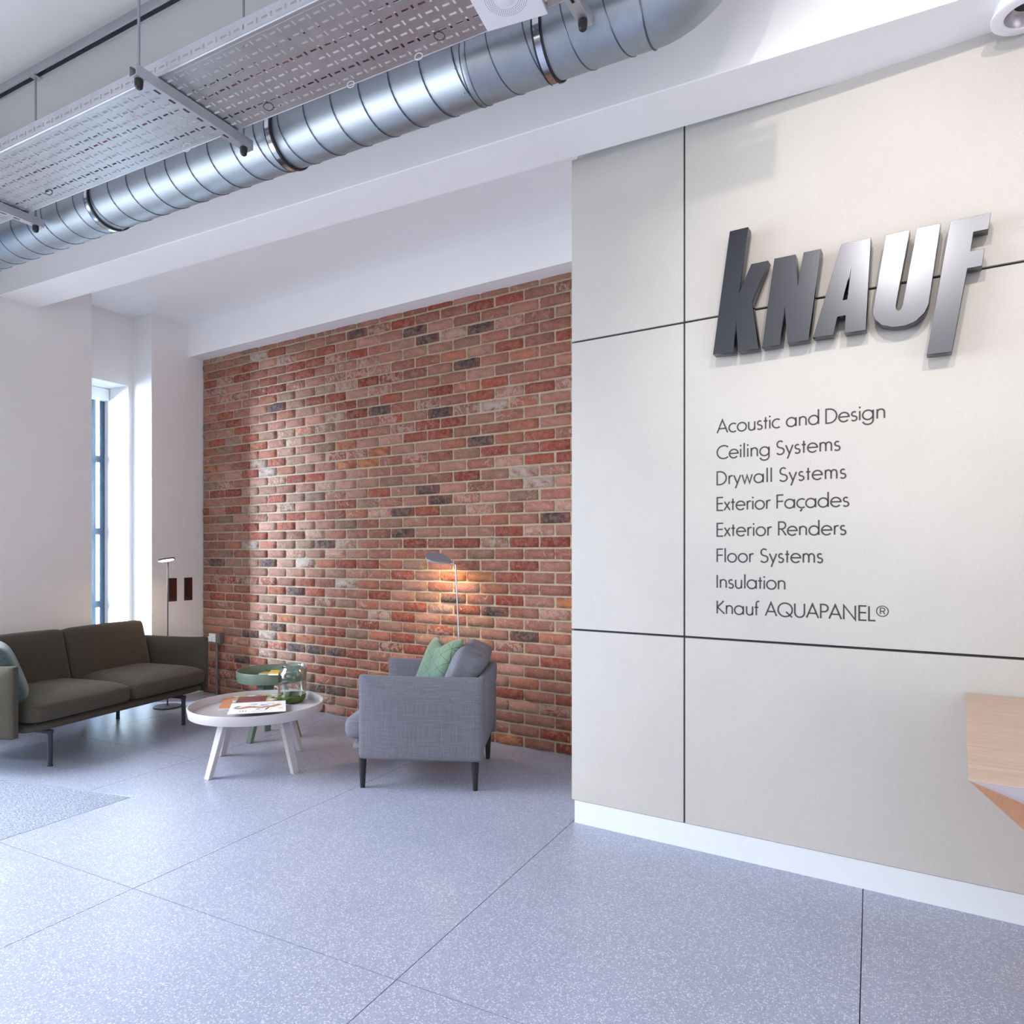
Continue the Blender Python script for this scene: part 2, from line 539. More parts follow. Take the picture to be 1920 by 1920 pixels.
# ------------------------------------------------------------------ ceilings, beam, bulkhead
struct(MB().box((-5.9, -4.2, ZC), (4.2, 2.62, ZC + 0.1)).build('ceiling', M['ceiling']))
struct(MB().box((-5.9, 2.885, ZR), (-1.16, 4.5, ZR + 0.1)).build('ceiling', M['ceiling']))
struct(MB().box((-5.9, 2.62, ZB), (4.2, 2.882, ZC + 0.1), 0.004, 1).build('trim_1', M['ceiling']))
o0 = BW(3.75, 0, 0.138); o1 = BW(-0.9, 0, 0.138)
b = MB(); b.prism([BW(3.70, 2.955, 0.138), BW(-0.43, 2.955, 0.138), BW(-0.43, 2.955, -0.2), BW(3.70, 2.955, -0.2)], (0, 0, ZR - 2.955))
struct(b.build('trim_2', M['ceiling']))

# ------------------------------------------------------------------ left wall with piers, window recess
XR, XF = -5.5665, -5.94
YA, YB_ = 3.263, 3.762
WY0, WY1, WZ0, WZ1 = 3.285, 3.728, 0.10, 2.647
b = MB()
b.box((XF - 0.06, 2.12, 0), (XW, YA, ZC))                       # pier to the left of the recess
b.box((XF - 0.06, YB_, 0), (XW, 4.6, ZC))                       # pier beside the brick wall
b.box((XF - 0.06, YA, WZ1), (XR, YB_, ZC))                      # over the window
b.box((XF - 0.06, YA, 0), (XR, YB_, WZ0))                       # under the window
b.box((XF - 0.06, YA, WZ0), (XR, WY0, WZ1))
b.box((XF - 0.06, WY1, WZ0), (XR, YB_, WZ1))
b.box((XF - 0.06, -1.4, 3.0), (XW, 2.12, ZC))                   # over the entrance
b.box((XF - 0.06, -4.2, 0), (XW, -1.4, ZC))
struct(b.build('wall_left', M['white_wall']))
w = struct(MB().box((XF, WY0, WZ0), (XF + 0.05, WY0 + 0.045, WZ1)).box((XF, WY1 - 0.045, WZ0), (XF + 0.05, WY1, WZ1))
           .box((XF, WY0 + 0.045, WZ1 - 0.06), (XF + 0.05, WY1 - 0.045, WZ1)).box((XF, WY0 + 0.045, WZ0), (XF + 0.05, WY1 - 0.045, WZ0 + 0.06))
           .build('window_1', M['frame_dark']))
for z in (2.045, 1.425, 0.80): MB().box((XF, WY0 + 0.045, z - 0.028), (XF + 0.05, WY1 - 0.045, z + 0.028)).build('glazing_bar', M['frame_dark'], w)
MB().box((XF + 0.002, 3.60, WZ0 + 0.06), (XF + 0.046, 3.635, WZ1 - 0.06)).build('mullion', M['frame_dark'], w)
zs = [WZ0 + 0.06, 0.772, 0.828, 1.397, 1.453, 2.017, 2.073, WZ1 - 0.06]
for k in range(4):
    for ya, yb in ((WY0 + 0.045, 3.60), (3.635, WY1 - 0.045)):
        MB().box((XF + 0.02, ya, zs[2 * k]), (XF + 0.024, yb, zs[2 * k + 1])).build('pane', M['window_glass'], w)
MB().box((XF + 0.052, WY0 + 0.003, 2.545), (XF + 0.125, WY1 - 0.004, WZ1 - 0.002), 0.006, 2).build('blind_cassette', M['plate_white'], w)

# assumed glazed entrance in the left wall, out of view to the left
dr = MB()
for y in (-1.4, -0.26, 0.90, 2.06): dr.box((-5.78, y, 0.0), (-5.70, y + 0.06, 3.0))
for z in (0.0, 2.94): dr.box((-5.78, -1.34, z), (-5.70, 2.06, z + 0.06))
dr = struct(dr.build('door_1', M['frame_dark']))
for y in (-1.34, -0.20, 0.96): MB().box((-5.745, y, 0.06), (-5.739, y + (1.10 if y > 0 else 1.08 if y < -1 else 1.10), 2.94)).build('pane', M['window_glass'], dr)

# rest of the shell, behind and beside the camera
struct(MB().box((-5.9, -4.3, 0), (4.2, -4.1, ZC)).build('wall_front', M['white_wall']))
struct(MB().box((4.1, -4.1, 0), (4.3, 2.6, ZC)).build('wall_right', M['white_wall']))

# ------------------------------------------------------------------ brick wall
ZT = 2.955


def wall_prism(F, s0, s1, z0, z1, d0, d1, bev=0):
    b = MB(); b.prism([F(s0, z0, d0), F(s1, z0, d0), F(s1, z1, d0), F(s0, z1, d0)], -NW * (d1 - d0))
    return b


wb = struct(wall_prism(BW, -0.47, 3.678, 0.0, ZT + 0.2, -0.15, -0.007).build('wall_back', M['mortar']))
DARK = [(1.736, 2.854), (1.163, 2.789), (1.101, 2.712), (0.641, 2.715), (0.767, 2.486), (1.492, 2.264), (0.979, 2.194), (2.58, 2.408), (0.62, 1.973), (1.059, 1.678), (0.111, 1.457), (0.965, 1.6), (1.28, 1.378), (2.021, 1.304), (2.776, 1.159), (3.561, 1.163), (2.36, 0.943), (0.825, 0.933), (0.527, 0.859), (0.332, 0.708), (3.133, 0.589), (2.789, 0.649), (3.227, 0.364), (2.372, 0.494), (2.149, 0.489), (1.946, 0.492), (2.155, 0.207), (1.946, 0.192), (1.26, 1.529)]
WHITE = [(2.823, 2.854), (0.324, 1.751), (0.195, 1.679), (1.946, 1.011), (0.515, 2.2), (2.911, 1.893), (3.119, 1.316), (2.256, 1.163), (2.696, 0.58), (2.843, 2.012), (1.565, 0.817)]
ORANGE = [(1.862, 2.019), (1.618, 1.999), (1.834, 1.93), (1.618, 1.893), (3.523, 1.976), (2.877, 2.112), (2.516, 0.711), (0.794, 1.084), (0.663, 1.087), (0.433, 0.03), (0.011, 0.928), (2.453, 0.586), (1.618, 0.325)]
PAL = [((160, 106, 92), 5), ((172, 120, 104), 5), ((150, 96, 82), 4), ((146, 70, 56), 3), ((158, 82, 64), 3), ((180, 132, 116), 3), ((148, 116, 100), 2), ((172, 106, 84), 2), ((162, 120, 102), 3)]
POOL = [c for c, w_ in PAL for _ in range(w_)]


def row_of(z): return 0 if z < 0.0685 else int((z - 0.0685) / 0.075) + 1


def near(lst, s0, s1, n):
    return any(s0 <= s < s1 and row_of(z) == n for s, z in lst)


bricks = []
n = 0
while True:
    z0 = 0.0685 + 0.075 * (n - 1) if n else 0.0
    z1 = 0.0685 + 0.075 * n
    if z0 > ZT - 0.01: break
    zt = min(z1, ZT + 0.01)
    off = 0.10 if n % 2 == 0 else 0.2125
    k = -3
    while True:
        jit = random.uniform(-0.006, 0.006)
        s0 = off + 0.225 * k; s1 = s0 + 0.225; k += 1
        if s0 > 3.66: break
        s0c, s1c = max(s0, -0.46), min(s1, 3.674)
        if s1c - s0c < 0.03: continue
        kd = ''
        if near(DARK, s0, s1, n): col = (82, 70, 74); al = 0.0; kd = 'dark'
        elif near(WHITE, s0, s1, n): col = (196, 176, 166); al = 0.5; kd = 'white'
        elif near(ORANGE, s0, s1, n): col = (192, 118, 70); al = 0.1; kd = 'orange'
        else:
            col = random.choice(POOL); al = random.choice([0, 0, 0, 0.05, 0.1, 0.2, 0.45])
            f = random.uniform(0.98, 1.14); col = tuple(min(255, c * f) for c in col)
        bricks.append((s0c, s1c, z0 + (0.005 if n else 0.002), zt - (0.005 if z1 <= ZT else 0), col, al, n, kd))
    n += 1


def brick_mesh(B, lay, s0, s1, z0, z1, col, al, n=0, kind=''):
    nx, nz = 4, 2
    jm = 0.0058
    s0 += jm + random.uniform(-0.002, 0.003); s1 -= jm + random.uniform(-0.002, 0.003)
    z0 += random.uniform(-0.0005, 0.0022); z1 -= random.uniform(-0.0005, 0.0022)
    dep = random.uniform(0.003, 0.009)
    G = {}
    for i in range(nx + 1):
        for j in range(nz + 1):
            u, v = i / nx, j / nz
            e = (i in (0, nx)) + (j in (0, nz))
            d = dep - (0.0035 if e else 0) - (0.003 if e == 2 else 0) + random.uniform(-0.0012, 0.0012)
            inx = 0.0035 if i == 0 else -0.0035 if i == nx else random.uniform(-0.004, 0.004)
            inz = 0.003 if j == 0 else -0.003 if j == nz else random.uniform(-0.003, 0.003)
            if e == 2: inx *= random.uniform(1, 3.2); inz *= random.uniform(1, 2.2)
            elif j in (0, nz): inz *= random.uniform(-0.2, 1.6)
            elif i in (0, nx): inx *= random.uniform(0, 1.8)
            G[i, j] = B.verts.new(BW(s0 + (s1 - s0) * u + inx + (random.uniform(-0.001, 0.001)), z0 + (z1 - z0) * v + inz, d))
    ring = [(i, 0) for i in range(nx)] + [(nx, j) for j in range(nz)] + [(i, nz) for i in range(nx, 0, -1)] + [(0, j) for j in range(nz, 0, -1)]
    R = []
    for i, j in ring:
        R.append(B.verts.new(BW(s0 + (s1 - s0) * i / nx, z0 + (z1 - z0) * j / nz, -0.0075)))
    fs = []
    for i in range(nx):
        for j in range(nz): fs.append(B.faces.new((G[i, j], G[i + 1, j], G[i + 1, j + 1], G[i, j + 1])))
    m = len(ring)
    for q in range(m):
        fs.append(B.faces.new((G[ring[q]], R[q], R[(q + 1) % m], G[ring[(q + 1) % m]])))
    VC = {}
    k0 = random.uniform(-0.2, 1.2)
    for (i, j), v in G.items():
        e = i in (0, nx) or j in (0, nz)
        if kind == 'dark': cc = (134, 88, 76) if (i in (0, nx) or (e and random.random() < 0.35)) else (random.uniform(66, 84), random.uniform(60, 70), 70)
        elif kind == 'white': cc = (200, 184, 174) if random.random() < 0.65 else (160, 104, 88)
        elif kind == 'orange': cc = (204, 134, 84) if random.random() < 0.55 else (164, 92, 68)
        else:
            f = random.uniform(0.93, 1.07); cc = tuple(q * f for q in col)
        VC[v] = srgb(*(min(255, q) for q in cc))
    for f in fs:
        f.smooth = True
        for lp in f.loops:
            c = VC.get(lp.vert)
            if c is None: c = next(VC[w_] for w_ in f.verts if w_ in VC)
            lp[lay] = (c[0], c[1], c[2], al)


def hidden(s, z):      # behind the armchair
    return 0.45 < s < 1.55 and z < 0.52


vis = [q for q in bricks if (q[0] + q[1]) / 2 > 0 and not hidden((q[0] + q[1]) / 2, (q[2] + q[3]) / 2) and q[1] - q[0] > 0.1]
vis.sort(key=lambda q: q[0])
single = set(id(q) for q in vis[:298])
rest = bmesh.new(); rl = rest.loops.layers.float_color.new('Col')
for q in bricks:
    if id(q) in single:
        B = bmesh.new(); L = B.loops.layers.float_color.new('Col')
        brick_mesh(B, L, *q)
        bmesh.ops.recalc_face_normals(B, faces=B.faces[:])
        me = bpy.data.meshes.new('brick'); B.to_mesh(me); B.free(); me.materials.append(M['brick'])
        o = bpy.data.objects.new('brick', me); C.objects.link(o); o.parent = wb
    else:
        brick_mesh(rest, rl, *q)
bmesh.ops.recalc_face_normals(rest, faces=rest.faces[:])
me = bpy.data.meshes.new('brickwork'); rest.to_mesh(me); rest.free(); me.materials.append(M['brick'])
o = bpy.data.objects.new('brickwork', me); C.objects.link(o); o.parent = wb; o['kind'] = 'stuff'

# side wall closing the bay behind the sign wall's free end
struct(MB().prism([SW(0.0, 0, -0.05), SW(0.0, 0, -0.95), SW(0.16, 0, -0.95), SW(0.16, 0, -0.05)], (0, 0, ZC)).build('wall_side', M['white_wall']))

# ------------------------------------------------------------------ sign wall
ws = struct(wall_prism(SW, 0.004, 5.4, 0.0, 3.05, -0.16, -0.014).build('wall_sign', M['joint']))
SJ = [(-0.002, 0.5240), (0.5315, 3.03), (3.037, 5.38)]
ZJ = [(0.106, 0.8825), (0.8915, 2.2025), (2.2105, 3.045)]
for a, c in SJ:
    for z0, z1 in ZJ:
        MB().box((a, 0, z0), (c, 0.0135, z1), 0.0012, 1, mat=frame(P0, E1, NW)).build('panel', M['panel'], ws)
# box above uses local y = towards the room after the frame flip; shift so the face sits on the panel plane
for ch in ws.children:
    for v in ch.data.vertices: v.co -= -NW * 0.0135
struct(wall_prism(SW, 0.010, 5.39, 0.0, 0.1035, -0.0135, -0.005).build('baseboard_sign', M['skirting']))

# ------------------------------------------------------------------ raised letters
LET = {
    'K': ([(0.7356, 2.5093), (0.8052, 2.5089), (0.7684, 2.2495), (0.8183, 2.3616), (0.8794, 2.3614), (0.8196, 2.214), (0.8442, 2.030), (0.7684, 2.0303), (0.7584, 2.1702), (0.749, 2.030), (0.6689, 2.034)], None),
    'N': ([(0.904, 2.3634), (0.9784, 2.3625), (0.9863, 2.2357), (1.0087, 2.3634), (1.0671, 2.3627), (1.0243, 2.034), (0.9514, 2.034), (0.9408, 2.1829), (0.9228, 2.032), (0.8583, 2.032)], None),
    'A': ([(1.1378, 2.3645), (1.2319, 2.3635), (1.2154, 2.0392), (1.1469, 2.039), (1.1515, 2.1033), (1.1229, 2.1028), (1.1091, 2.039), (1.0404, 2.0405)],
          [(1.1713, 2.2886), (1.1566, 2.1586), (1.1401, 2.1587)]),
    'U': ([(1.2808, 2.3617), (1.3528, 2.3617), (1.3097, 2.1065), (1.3118, 2.094), (1.3192, 2.0878), (1.3266, 2.0913), (1.3319, 2.1036), (1.3756, 2.3625), (1.4442, 2.3615), (1.4089, 2.0937), (1.3961, 2.0664), (1.3704, 2.0425), (1.3392, 2.033), (1.3022, 2.034), (1.2673, 2.0474), (1.2483, 2.0679), (1.239, 2.0953), (1.2418, 2.1194)], None),
    'F': ([(1.473, 2.3616), (1.5856, 2.3616), (1.5786, 2.3109), (1.5372, 2.3109), (1.5291, 2.2475), (1.5682, 2.2475), (1.5611, 2.193), (1.5204, 2.193), (1.4764, 1.921), (1.4048, 1.9214)], None)}
LL = {'K': 'dark metal raised letter K with the tall stem, nearly black, left end of the sign',
      'N': 'dark metal raised letter N between the K and the A of the sign',
      'A': 'grey metal raised letter A with a slim triangular hole in the sign',
      'U': 'metal raised letter U with the brightest shine of the sign',
      'F': 'metal raised letter F whose stem drops below the others, right end of the sign'}
D1, D0 = 0.070, 0.020
for k_, (pts, hole) in LET.items():
    cu = bpy.data.curves.new('raised_letter', 'CURVE'); cu.dimensions = '2D'; cu.fill_mode = 'BOTH'
    cu.extrude = (D1 - D0) / 2; cu.bevel_depth = 0.0008; cu.bevel_resolution = 1
    for poly in [pts] + ([hole] if hole else []):
        sp = cu.splines.new('POLY'); sp.points.add(len(poly) - 1); sp.use_cyclic_u = True
        for q, (s, z) in enumerate(poly): sp.points[q].co = (s, z, 0, 1)
    tmp = bpy.data.objects.new('tmp', cu)
    me = bpy.data.meshes.new_from_object(tmp); bpy.data.objects.remove(tmp); bpy.data.curves.remove(cu)
    Mt = Matrix.Translation(P0 - NW * (D0 + D1) / 2) @ Matrix((E1, UP, -NW)).transposed().to_4x4()
    me.transform(Mt)
    me.materials.clear(); me.materials.append(M['letter'])
    o = bpy.data.objects.new('raised_letter', me); C.objects.link(o)
    tag(o, LL[k_], 'sign letter', 'raised metal letters of the sign')
    cxy = [sum(p[0] for p in pts) / len(pts), sum(p[1] for p in pts) / len(pts)]
    for (s, z) in {'K': [(0.72, 2.45), (0.70, 2.08), (0.815, 2.07)], 'N': [(0.94, 2.33), (0.99, 2.06), (0.885, 2.06)], 'A': [(1.19, 2.33), (1.08, 2.07), (1.185, 2.07)], 'U': [(1.31, 2.33), (1.40, 2.33), (1.32, 2.06)], 'F': [(1.50, 2.33), (1.44, 1.95), (1.49, 2.15)]}[k_]:
        MB().cyl(SW(s, z, -0.0), SW(s, z, D0 + 0.003), 0.004, seg=10).build('standoff_pin', M['rod'], o)

# ------------------------------------------------------------------ vinyl lettering (own monoline stroke font)


def arc(cx, cy, rx, ry, a0, a1, n=18):
    return [(cx + rx * math.cos(math.radians(a0 + (a1 - a0) * i / n)), cy + ry * math.sin(math.radians(a0 + (a1 - a0) * i / n))) for i in range(n + 1)]


X = 0.655; R_ = X / 2; AS = 1.08
rnd = arc(R_, R_, R_, R_, 0, 360, 32)


def shift(pts, dx): return [(x + dx, y) for x, y in pts]


GL = {
    'A': (0.80, [[(0, 0), (0.40, 1), (0.80, 0)], [(0.13, 0.33), (0.67, 0.33)]]),
    'C': (0.82, [arc(0.5, 0.5, 0.5, 0.5, 48, 312, 30)]),
    'D': (0.70, [[(0, 0), (0, 1), (0.2, 1)] + arc(0.2, 0.5, 0.5, 0.5, 90, -90, 24) + [(0.2, 0), (0, 0)]]),
    'E': (0.46, [[(0.46, 1), (0, 1), (0, 0), (0.46, 0)], [(0, 0.53), (0.44, 0.53)]]),
    'F': (0.44, [[(0.44, 1), (0, 1), (0, 0)], [(0, 0.53), (0.42, 0.53)]]),
    'I': (0.0, [[(0, 0), (0, 1)]]),
    'K': (0.56, [[(0, 0), (0, 1)], [(0.50, 1), (0.02, 0.50), (0.56, 0)]]),
    'L': (0.40, [[(0, 1), (0, 0), (0.40, 0)]]),
    'N': (0.74, [[(0, 0), (0, 1), (0.74, 0), (0.74, 1)]]),
    'P': (0.48, [[(0, 0), (0, 1), (0.22, 1)] + arc(0.22, 0.74, 0.26, 0.26, 90, -90, 16) + [(0.22, 0.48), (0, 0.48)]]),
    'Q': (1.0, [arc(0.5, 0.5, 0.5, 0.5, 0, 360, 36), [(0.56, 0.36), (0.98, -0.03)]]),
    'R': (0.50, [[(0, 0), (0, 1), (0.22, 1)] + arc(0.22, 0.74, 0.26, 0.26, 90, -90, 16) + [(0.22, 0.48), (0, 0.48)], [(0.20, 0.48), (0.52, 0)]]),
    'S': (0.54, [arc(0.27, 0.755, 0.22, 0.245, 40, 250, 16) + [(0.30, 0.49)] + arc(0.27, 0.25, 0.27, 0.25, 70, -150, 18)]),
    'U': (0.66, [[(0, 1), (0, 0.33)] + arc(0.33, 0.33, 0.33, 0.33, 180, 360, 18) + [(0.66, 0.33), (0.66, 1)]]),
    'a': (X, [rnd, [(X, 0), (X, X)]]),
    'c': (0.50, [arc(R_, R_, R_, R_, 52, 308, 24)]),
    'ç': (0.50, [arc(R_, R_, R_, R_, 52, 308, 24), [(0.36, -0.08), (0.22, -0.26)]]),
    'd': (X, [rnd, [(X, 0), (X, AS)]]),
    'e': (X, [[(0.02, R_ + 0.02), (X - 0.01, R_ + 0.02)] + arc(R_, R_, R_, R_, 4, 320, 28)]),
    'f': (0.30, [[(0.13, 0), (0.13, 0.88)] + arc(0.27, 0.88, 0.14, 0.18, 180, 60, 8), [(0, 0.60), (0.28, 0.60)]]),
    'g': (X, [rnd, [(X, X), (X, -0.06)] + arc(R_, -0.06, R_, 0.28, 0, -165, 18)]),
    'i': (0.0, [[(0, 0), (0, X)], 'dot']),
    'l': (0.0, [[(0, 0), (0, AS)]]),
    'm': (0.74, [[(0, 0), (0, X)], [(0, 0.40)] + arc(0.185, 0.44, 0.185, 0.20, 180, 0, 14) + [(0.37, 0)], [(0.37, 0.40)] + arc(0.555, 0.44, 0.185, 0.20, 180, 0, 14) + [(0.74, 0)]]),
    'n': (0.44, [[(0, 0), (0, X)], [(0, 0.36)] + arc(0.22, 0.42, 0.22, 0.22, 180, 0, 16) + [(0.44, 0)]]),
    'o': (X, [rnd]),
    'r': (0.24, [[(0, 0), (0, X)], [(0, 0.38)] + arc(0.19, 0.42, 0.19, 0.22, 180, 65, 10)]),
    's': (0.36, [arc(0.18, 0.485, 0.145, 0.155, 40, 250, 12) + [(0.20, 0.325)] + arc(0.18, 0.165, 0.175, 0.165, 70, -150, 14)]),
    't': (0.28, [[(0.14, 0), (0.14, 0.88)], [(0, 0.60), (0.28, 0.60)]]),
    'u': (0.44, [[(0, X), (0, 0.22)] + arc(0.22, 0.22, 0.22, 0.22, 180, 360, 16), [(0.44, X), (0.44, 0)]]),
    'w': (0.74, [[(0, X), (0.19, 0), (0.37, 0.60), (0.55, 0), (0.74, X)]]),
    'x': (0.44, [[(0, 0), (0.42, X)], [(0.02, X), (0.44, 0)]]),
    'y': (0.50, [[(0, X), (0.26, 0.02)], [(0.50, X), (0.12, -0.34)]]),
    ' ': (0.20, []),
}


def ribbon(b, pts, w, F):
    closed = len(pts) > 3 and (Vector(pts[0]) - Vector(pts[-1])).length < 1e-4
    P = [Vector(p) for p in pts]
    if closed: P = P[:-1]
    P = [p for i, p in enumerate(P) if i == 0 or (p - P[i - 1]).length > 1e-5]
    n = len(P); Ls, Rs = [], []
    for i in range(n):
        a = P[i - 1] if (i > 0 or closed) else None
        c = P[(i + 1) % n] if (i < n - 1 or closed) else None
        d0 = (P[i] - a).normalized() if a is not None else None
        d1 = (c - P[i]).normalized() if c is not None else None
        if d0 is None: d0 = d1
        if d1 is None: d1 = d0
        n0 = Vector((-d0.y, d0.x)); n1 = Vector((-d1.y, d1.x))
        m = n0 + n1
        if m.length < 0.2: m = n0
        m.normalize(); k = min(2.6, 1 / max(0.3, m.dot(n0)))
        Ls.append(b.b.verts.new(F(P[i] + m * w / 2 * k))); Rs.append(b.b.verts.new(F(P[i] - m * w / 2 * k)))
    for i in range(n if closed else n - 1):
        j = (i + 1) % n
        b.b.faces.new((Ls[i], Ls[j], Rs[j], Rs[i]))


LEFT = {**{c: 's' for c in 'DEFIKLNPRUilmnru'}, **{c: 'o' for c in 'CQcçdegoasS®'}}
RIGHT = {**{c: 's' for c in 'INUadgilmnu'}, **{c: 'o' for c in 'DQoesSc'}}
KERN = {'ss': 0.10, 'so': 0.03, 'os': 0.03, 'oo': -0.01, 'sx': 0.0, 'xs': 0.01, 'ox': -0.04, 'xo': -0.04, 'xx': -0.07}


def layout(text, gap):
    x = 0; out = []
    for i, ch in enumerate(text):
        nx = text[i + 1] if i + 1 < len(text) else ' '
        k = 0 if ' ' in (ch, nx) else KERN[RIGHT.get(ch, 'x') + LEFT.get(nx, 'x')]
        wd = 0.74 if ch == '®' else GL[ch][0]
        out.append((ch, x)); last = gap + k; x += wd + last
    return out, x - last


LINES = [('Acoustic and Design', 1.2714, 'topmost of the eight dark lettering lines, starting with the word Acoustic'),
         ('Ceiling Systems', 1.1242, 'dark lettering line on the pale panel reading Ceiling Systems'),
         ('Drywall Systems', 1.1441, 'dark lettering line on the pale panel reading Drywall Systems'),
         ('Exterior Façades', 1.1540, 'dark lettering line with a cedilla, reading Exterior Façades'),
         ('Exterior Renders', 1.1441, 'dark lettering line on the pale panel reading Exterior Renders'),
         ('Floor Systems', 1.0644, 'dark lettering line on the pale panel reading Floor Systems'),
         ('Insulation', 0.9285, 'shortest dark lettering line, the single word Insulation'),
         ('Knauf AQUAPANEL®', 1.2868, 'bottom dark lettering line with capitals and a circled registered mark')]
CAP = 0.0524
for i, (txt, send, lab) in enumerate(LINES):
    zb = 1.7285 - 0.1053 * i
    s_start = 0.6626
    width = (send - s_start) / CAP
    g0 = 0.2
    for _ in range(12):
        _, wd = layout(txt, g0); g0 += (width - 0.08 - wd) / (len(txt) - 1)
    sx = 1.0
    if g0 > 0.34 or g0 < 0.10:
        gg = max(0.10, min(0.34, g0)); _, wd = layout(txt, gg); sx = (width - 0.08) / wd; g0 = gg
    lay, _ = layout(txt, g0)
    o = thing('lettering_line', lab, 'lettering', (0, 0, 0), 0, 'vinyl lettering lines on the panel')
    for ch, x0 in lay:
        if ch == ' ': continue
        b = MB()
        def F(p, x0=x0): return SW(s_start + (x0 + p.x) * sx * CAP + 0.003, zb + p.y * CAP, 0.0008)
        if ch == '®':
            def G(p, x0=x0): return SW(s_start + (x0 + p.x) * sx * CAP + 0.001, zb + (p.y) * CAP, 0.0008)
            ribbon(b, arc(0.36, 0.68, 0.36, 0.36, 0, 360, 28), 0.06, G)
            b.build('registered_mark', M['ink'], o)
            b = MB()
            Rg = [[(0.24, 0.48), (0.24, 0.90), (0.40, 0.90)] + arc(0.40, 0.79, 0.11, 0.11, 90, -90, 8) + [(0.24, 0.68)], [(0.38, 0.68), (0.51, 0.48)]]
            for st in Rg: ribbon(b, st, 0.06, G)
            b.build('letter', M['ink'], o)
            continue
        for st in GL[ch][1]:
            if st == 'dot':
                c0 = arc(0, 0.90, 0.068, 0.068, 0, 360, 12)[:-1]
                b.b.faces.new([b.b.verts.new(F(Vector(p))) for p in c0])
            else:
                ribbon(b, st, 0.108, F)
        b.build('letter', M['ink'], o)

# ------------------------------------------------------------------ perforated cable tray
TY0, TY1, TZ = 1.692, 2.054, 3.005
X0, X1 = -6.0 + 0.7, -0.30
tray = thing('cable_tray', 'perforated galvanised cable tray hung beside the round duct', 'cable tray')
PX = 0.0655; NX = int((X1 - X0) / PX)


def perf_sheet(b, F, u0, nu, pu, v0, nv, pv, edge_lo, edge_hi):
    """sheet with one slot along u and one across per cell; F(u,v)->point"""
    ub = [0.0, 0.10, 0.52, 0.71, 0.84, 1.0]
    for j in range(nv):
        vb = [0.0, 0.24, 0.39, 0.61, 0.76, 1.0]
        for i in range(nu):
            sh = 0.0 if j % 2 == 0 else 0.0
            for a in range(5):
                for c in range(5):
                    if a == 1 and c == 2: continue
                    if a == 3 and c in (1, 2, 3): continue
                    u_a = u0 + (i + ub[a]) * pu; u_b = u0 + (i + ub[a + 1]) * pu
                    v_a = v0 + (j + vb[c]) * pv; v_b = v0 + (j + vb[c + 1]) * pv
                    b.b.faces.new([b.b.verts.new(F(*q)) for q in ((u_a, v_a), (u_b, v_a), (u_b, v_b), (u_a, v_b))])
    ue = u0 + nu * pu
    for (va, vc) in ((edge_lo, v0), (v0 + nv * pv, edge_hi)):
        if vc - va > 1e-5:
            b.b.faces.new([b.b.verts.new(F(*q)) for q in ((u0, va), (ue, va), (ue, vc), (u0, vc))])


def finish_sheet(b, name, parent, mat, th=0.0014):
    bmesh.ops.remove_doubles(b.b, verts=b.b.verts[:], dist=1e-5)
    o = b.build(name, mat, parent)
    s = o.modifiers.new('thickness', 'SOLIDIFY'); s.thickness = th; s.offset = 0
    return o


b = MB(); perf_sheet(b, lambda u, v: Vector((u, v, TZ)), X0, NX, PX, TY0 + 0.014, 8, (TY1 - TY0 - 0.028) / 8, TY0, TY1)
finish_sheet(b, 'tray_base', tray, M['tray'])
b = MB(); perf_sheet(b, lambda u, v: Vector((u, TY0, v)), X0, NX, PX, TZ + 0.014, 1, 0.034, TZ, TZ + 0.062)
finish_sheet(b, 'side_flange', tray, M['tray'])
b = MB(); perf_sheet(b, lambda u, v: Vector((u, TY1, v)), X0, NX, PX, TZ + 0.014, 1, 0.034, TZ, TZ + 0.062)
finish_sheet(b, 'side_flange', tray, M['tray'])
XE = X0 + NX * PX
for y, s in ((TY0, 1), (TY1, -1)):
    MB().box((X0, min(y, y + s * 0.010), TZ + 0.061), (XE, max(y, y + s * 0.010), TZ + 0.0635)).build('return_lip', M['tray'], tray)
    MB().cyl((X0, y - s * 0.0008, TZ + 0.0015), (XE, y - s * 0.0008, TZ + 0.0015), 0.0035, seg=10).build('folded_edge', M['tray'], tray)

# cables lying in the tray
for (y, r, m_, lab) in ((1.80, 0.007, 'cable_black', 'black cable lying in the perforated tray, nearest the room'),
                        (1.86, 0.006, 'cable_red', 'red brown cable lying along the middle of the perforated tray'),
                        (1.99, 0.008, 'cable_black', 'black cable lying in the perforated tray, nearest the duct')):
    path = [(X0 + 0.1 + (XE - X0 - 0.2) * t / 40, y + 0.010 * math.sin(t * 0.9 + y * 30), TZ + 0.0012 + r) for t in range(41)]
    tag(MB().tube(path, r, 8).build('cable', M[m_], smooth=True), lab, 'cable', 'cables in the tray')

# cable ties hanging through the slots
for k_, (x, y, r, m_) in enumerate([(-2.62, 2.02, 0.022, 'tie_white'), (-2.10, 1.985, 0.019, 'tie_black'), (-1.73, 2.035, 0.015, 'tie_white'),
                                    (-3.55, 1.97, 0.016, 'tie_black'), (-2.66, 1.80, 0.012, 'tie_white'), (-1.30, 1.98, 0.018, 'tie_black'), (-1.42, 2.03, 0.015, 'tie_white')]):
    a0 = 0.6 if k_ % 2 else 0.15
    pth = [(x + r * math.cos(a0) * math.sin(q * PI / 8), y + r * math.sin(a0) * math.sin(q * PI / 8), TZ - 0.0035 - r * 0.72 + r * 0.8 * math.cos(q * PI / 8)) for q in range(16)]
    where = ['large white loop beside the middle strut', 'black loop right of the middle strut', 'small white loop over the duct left of the joint', 'black loop near the left end of the tray', 'tiny white loop in the middle of the tray',
             'black loop left of the square white plate', 'white loop left of the square white plate'][k_]
    tag(MB().tube(pth, 0.0016, 6, closed=True).build('cable_tie', M[m_], smooth=True), 'cable tie hanging from the tray, ' + where, 'cable tie', 'cable ties on the tray')

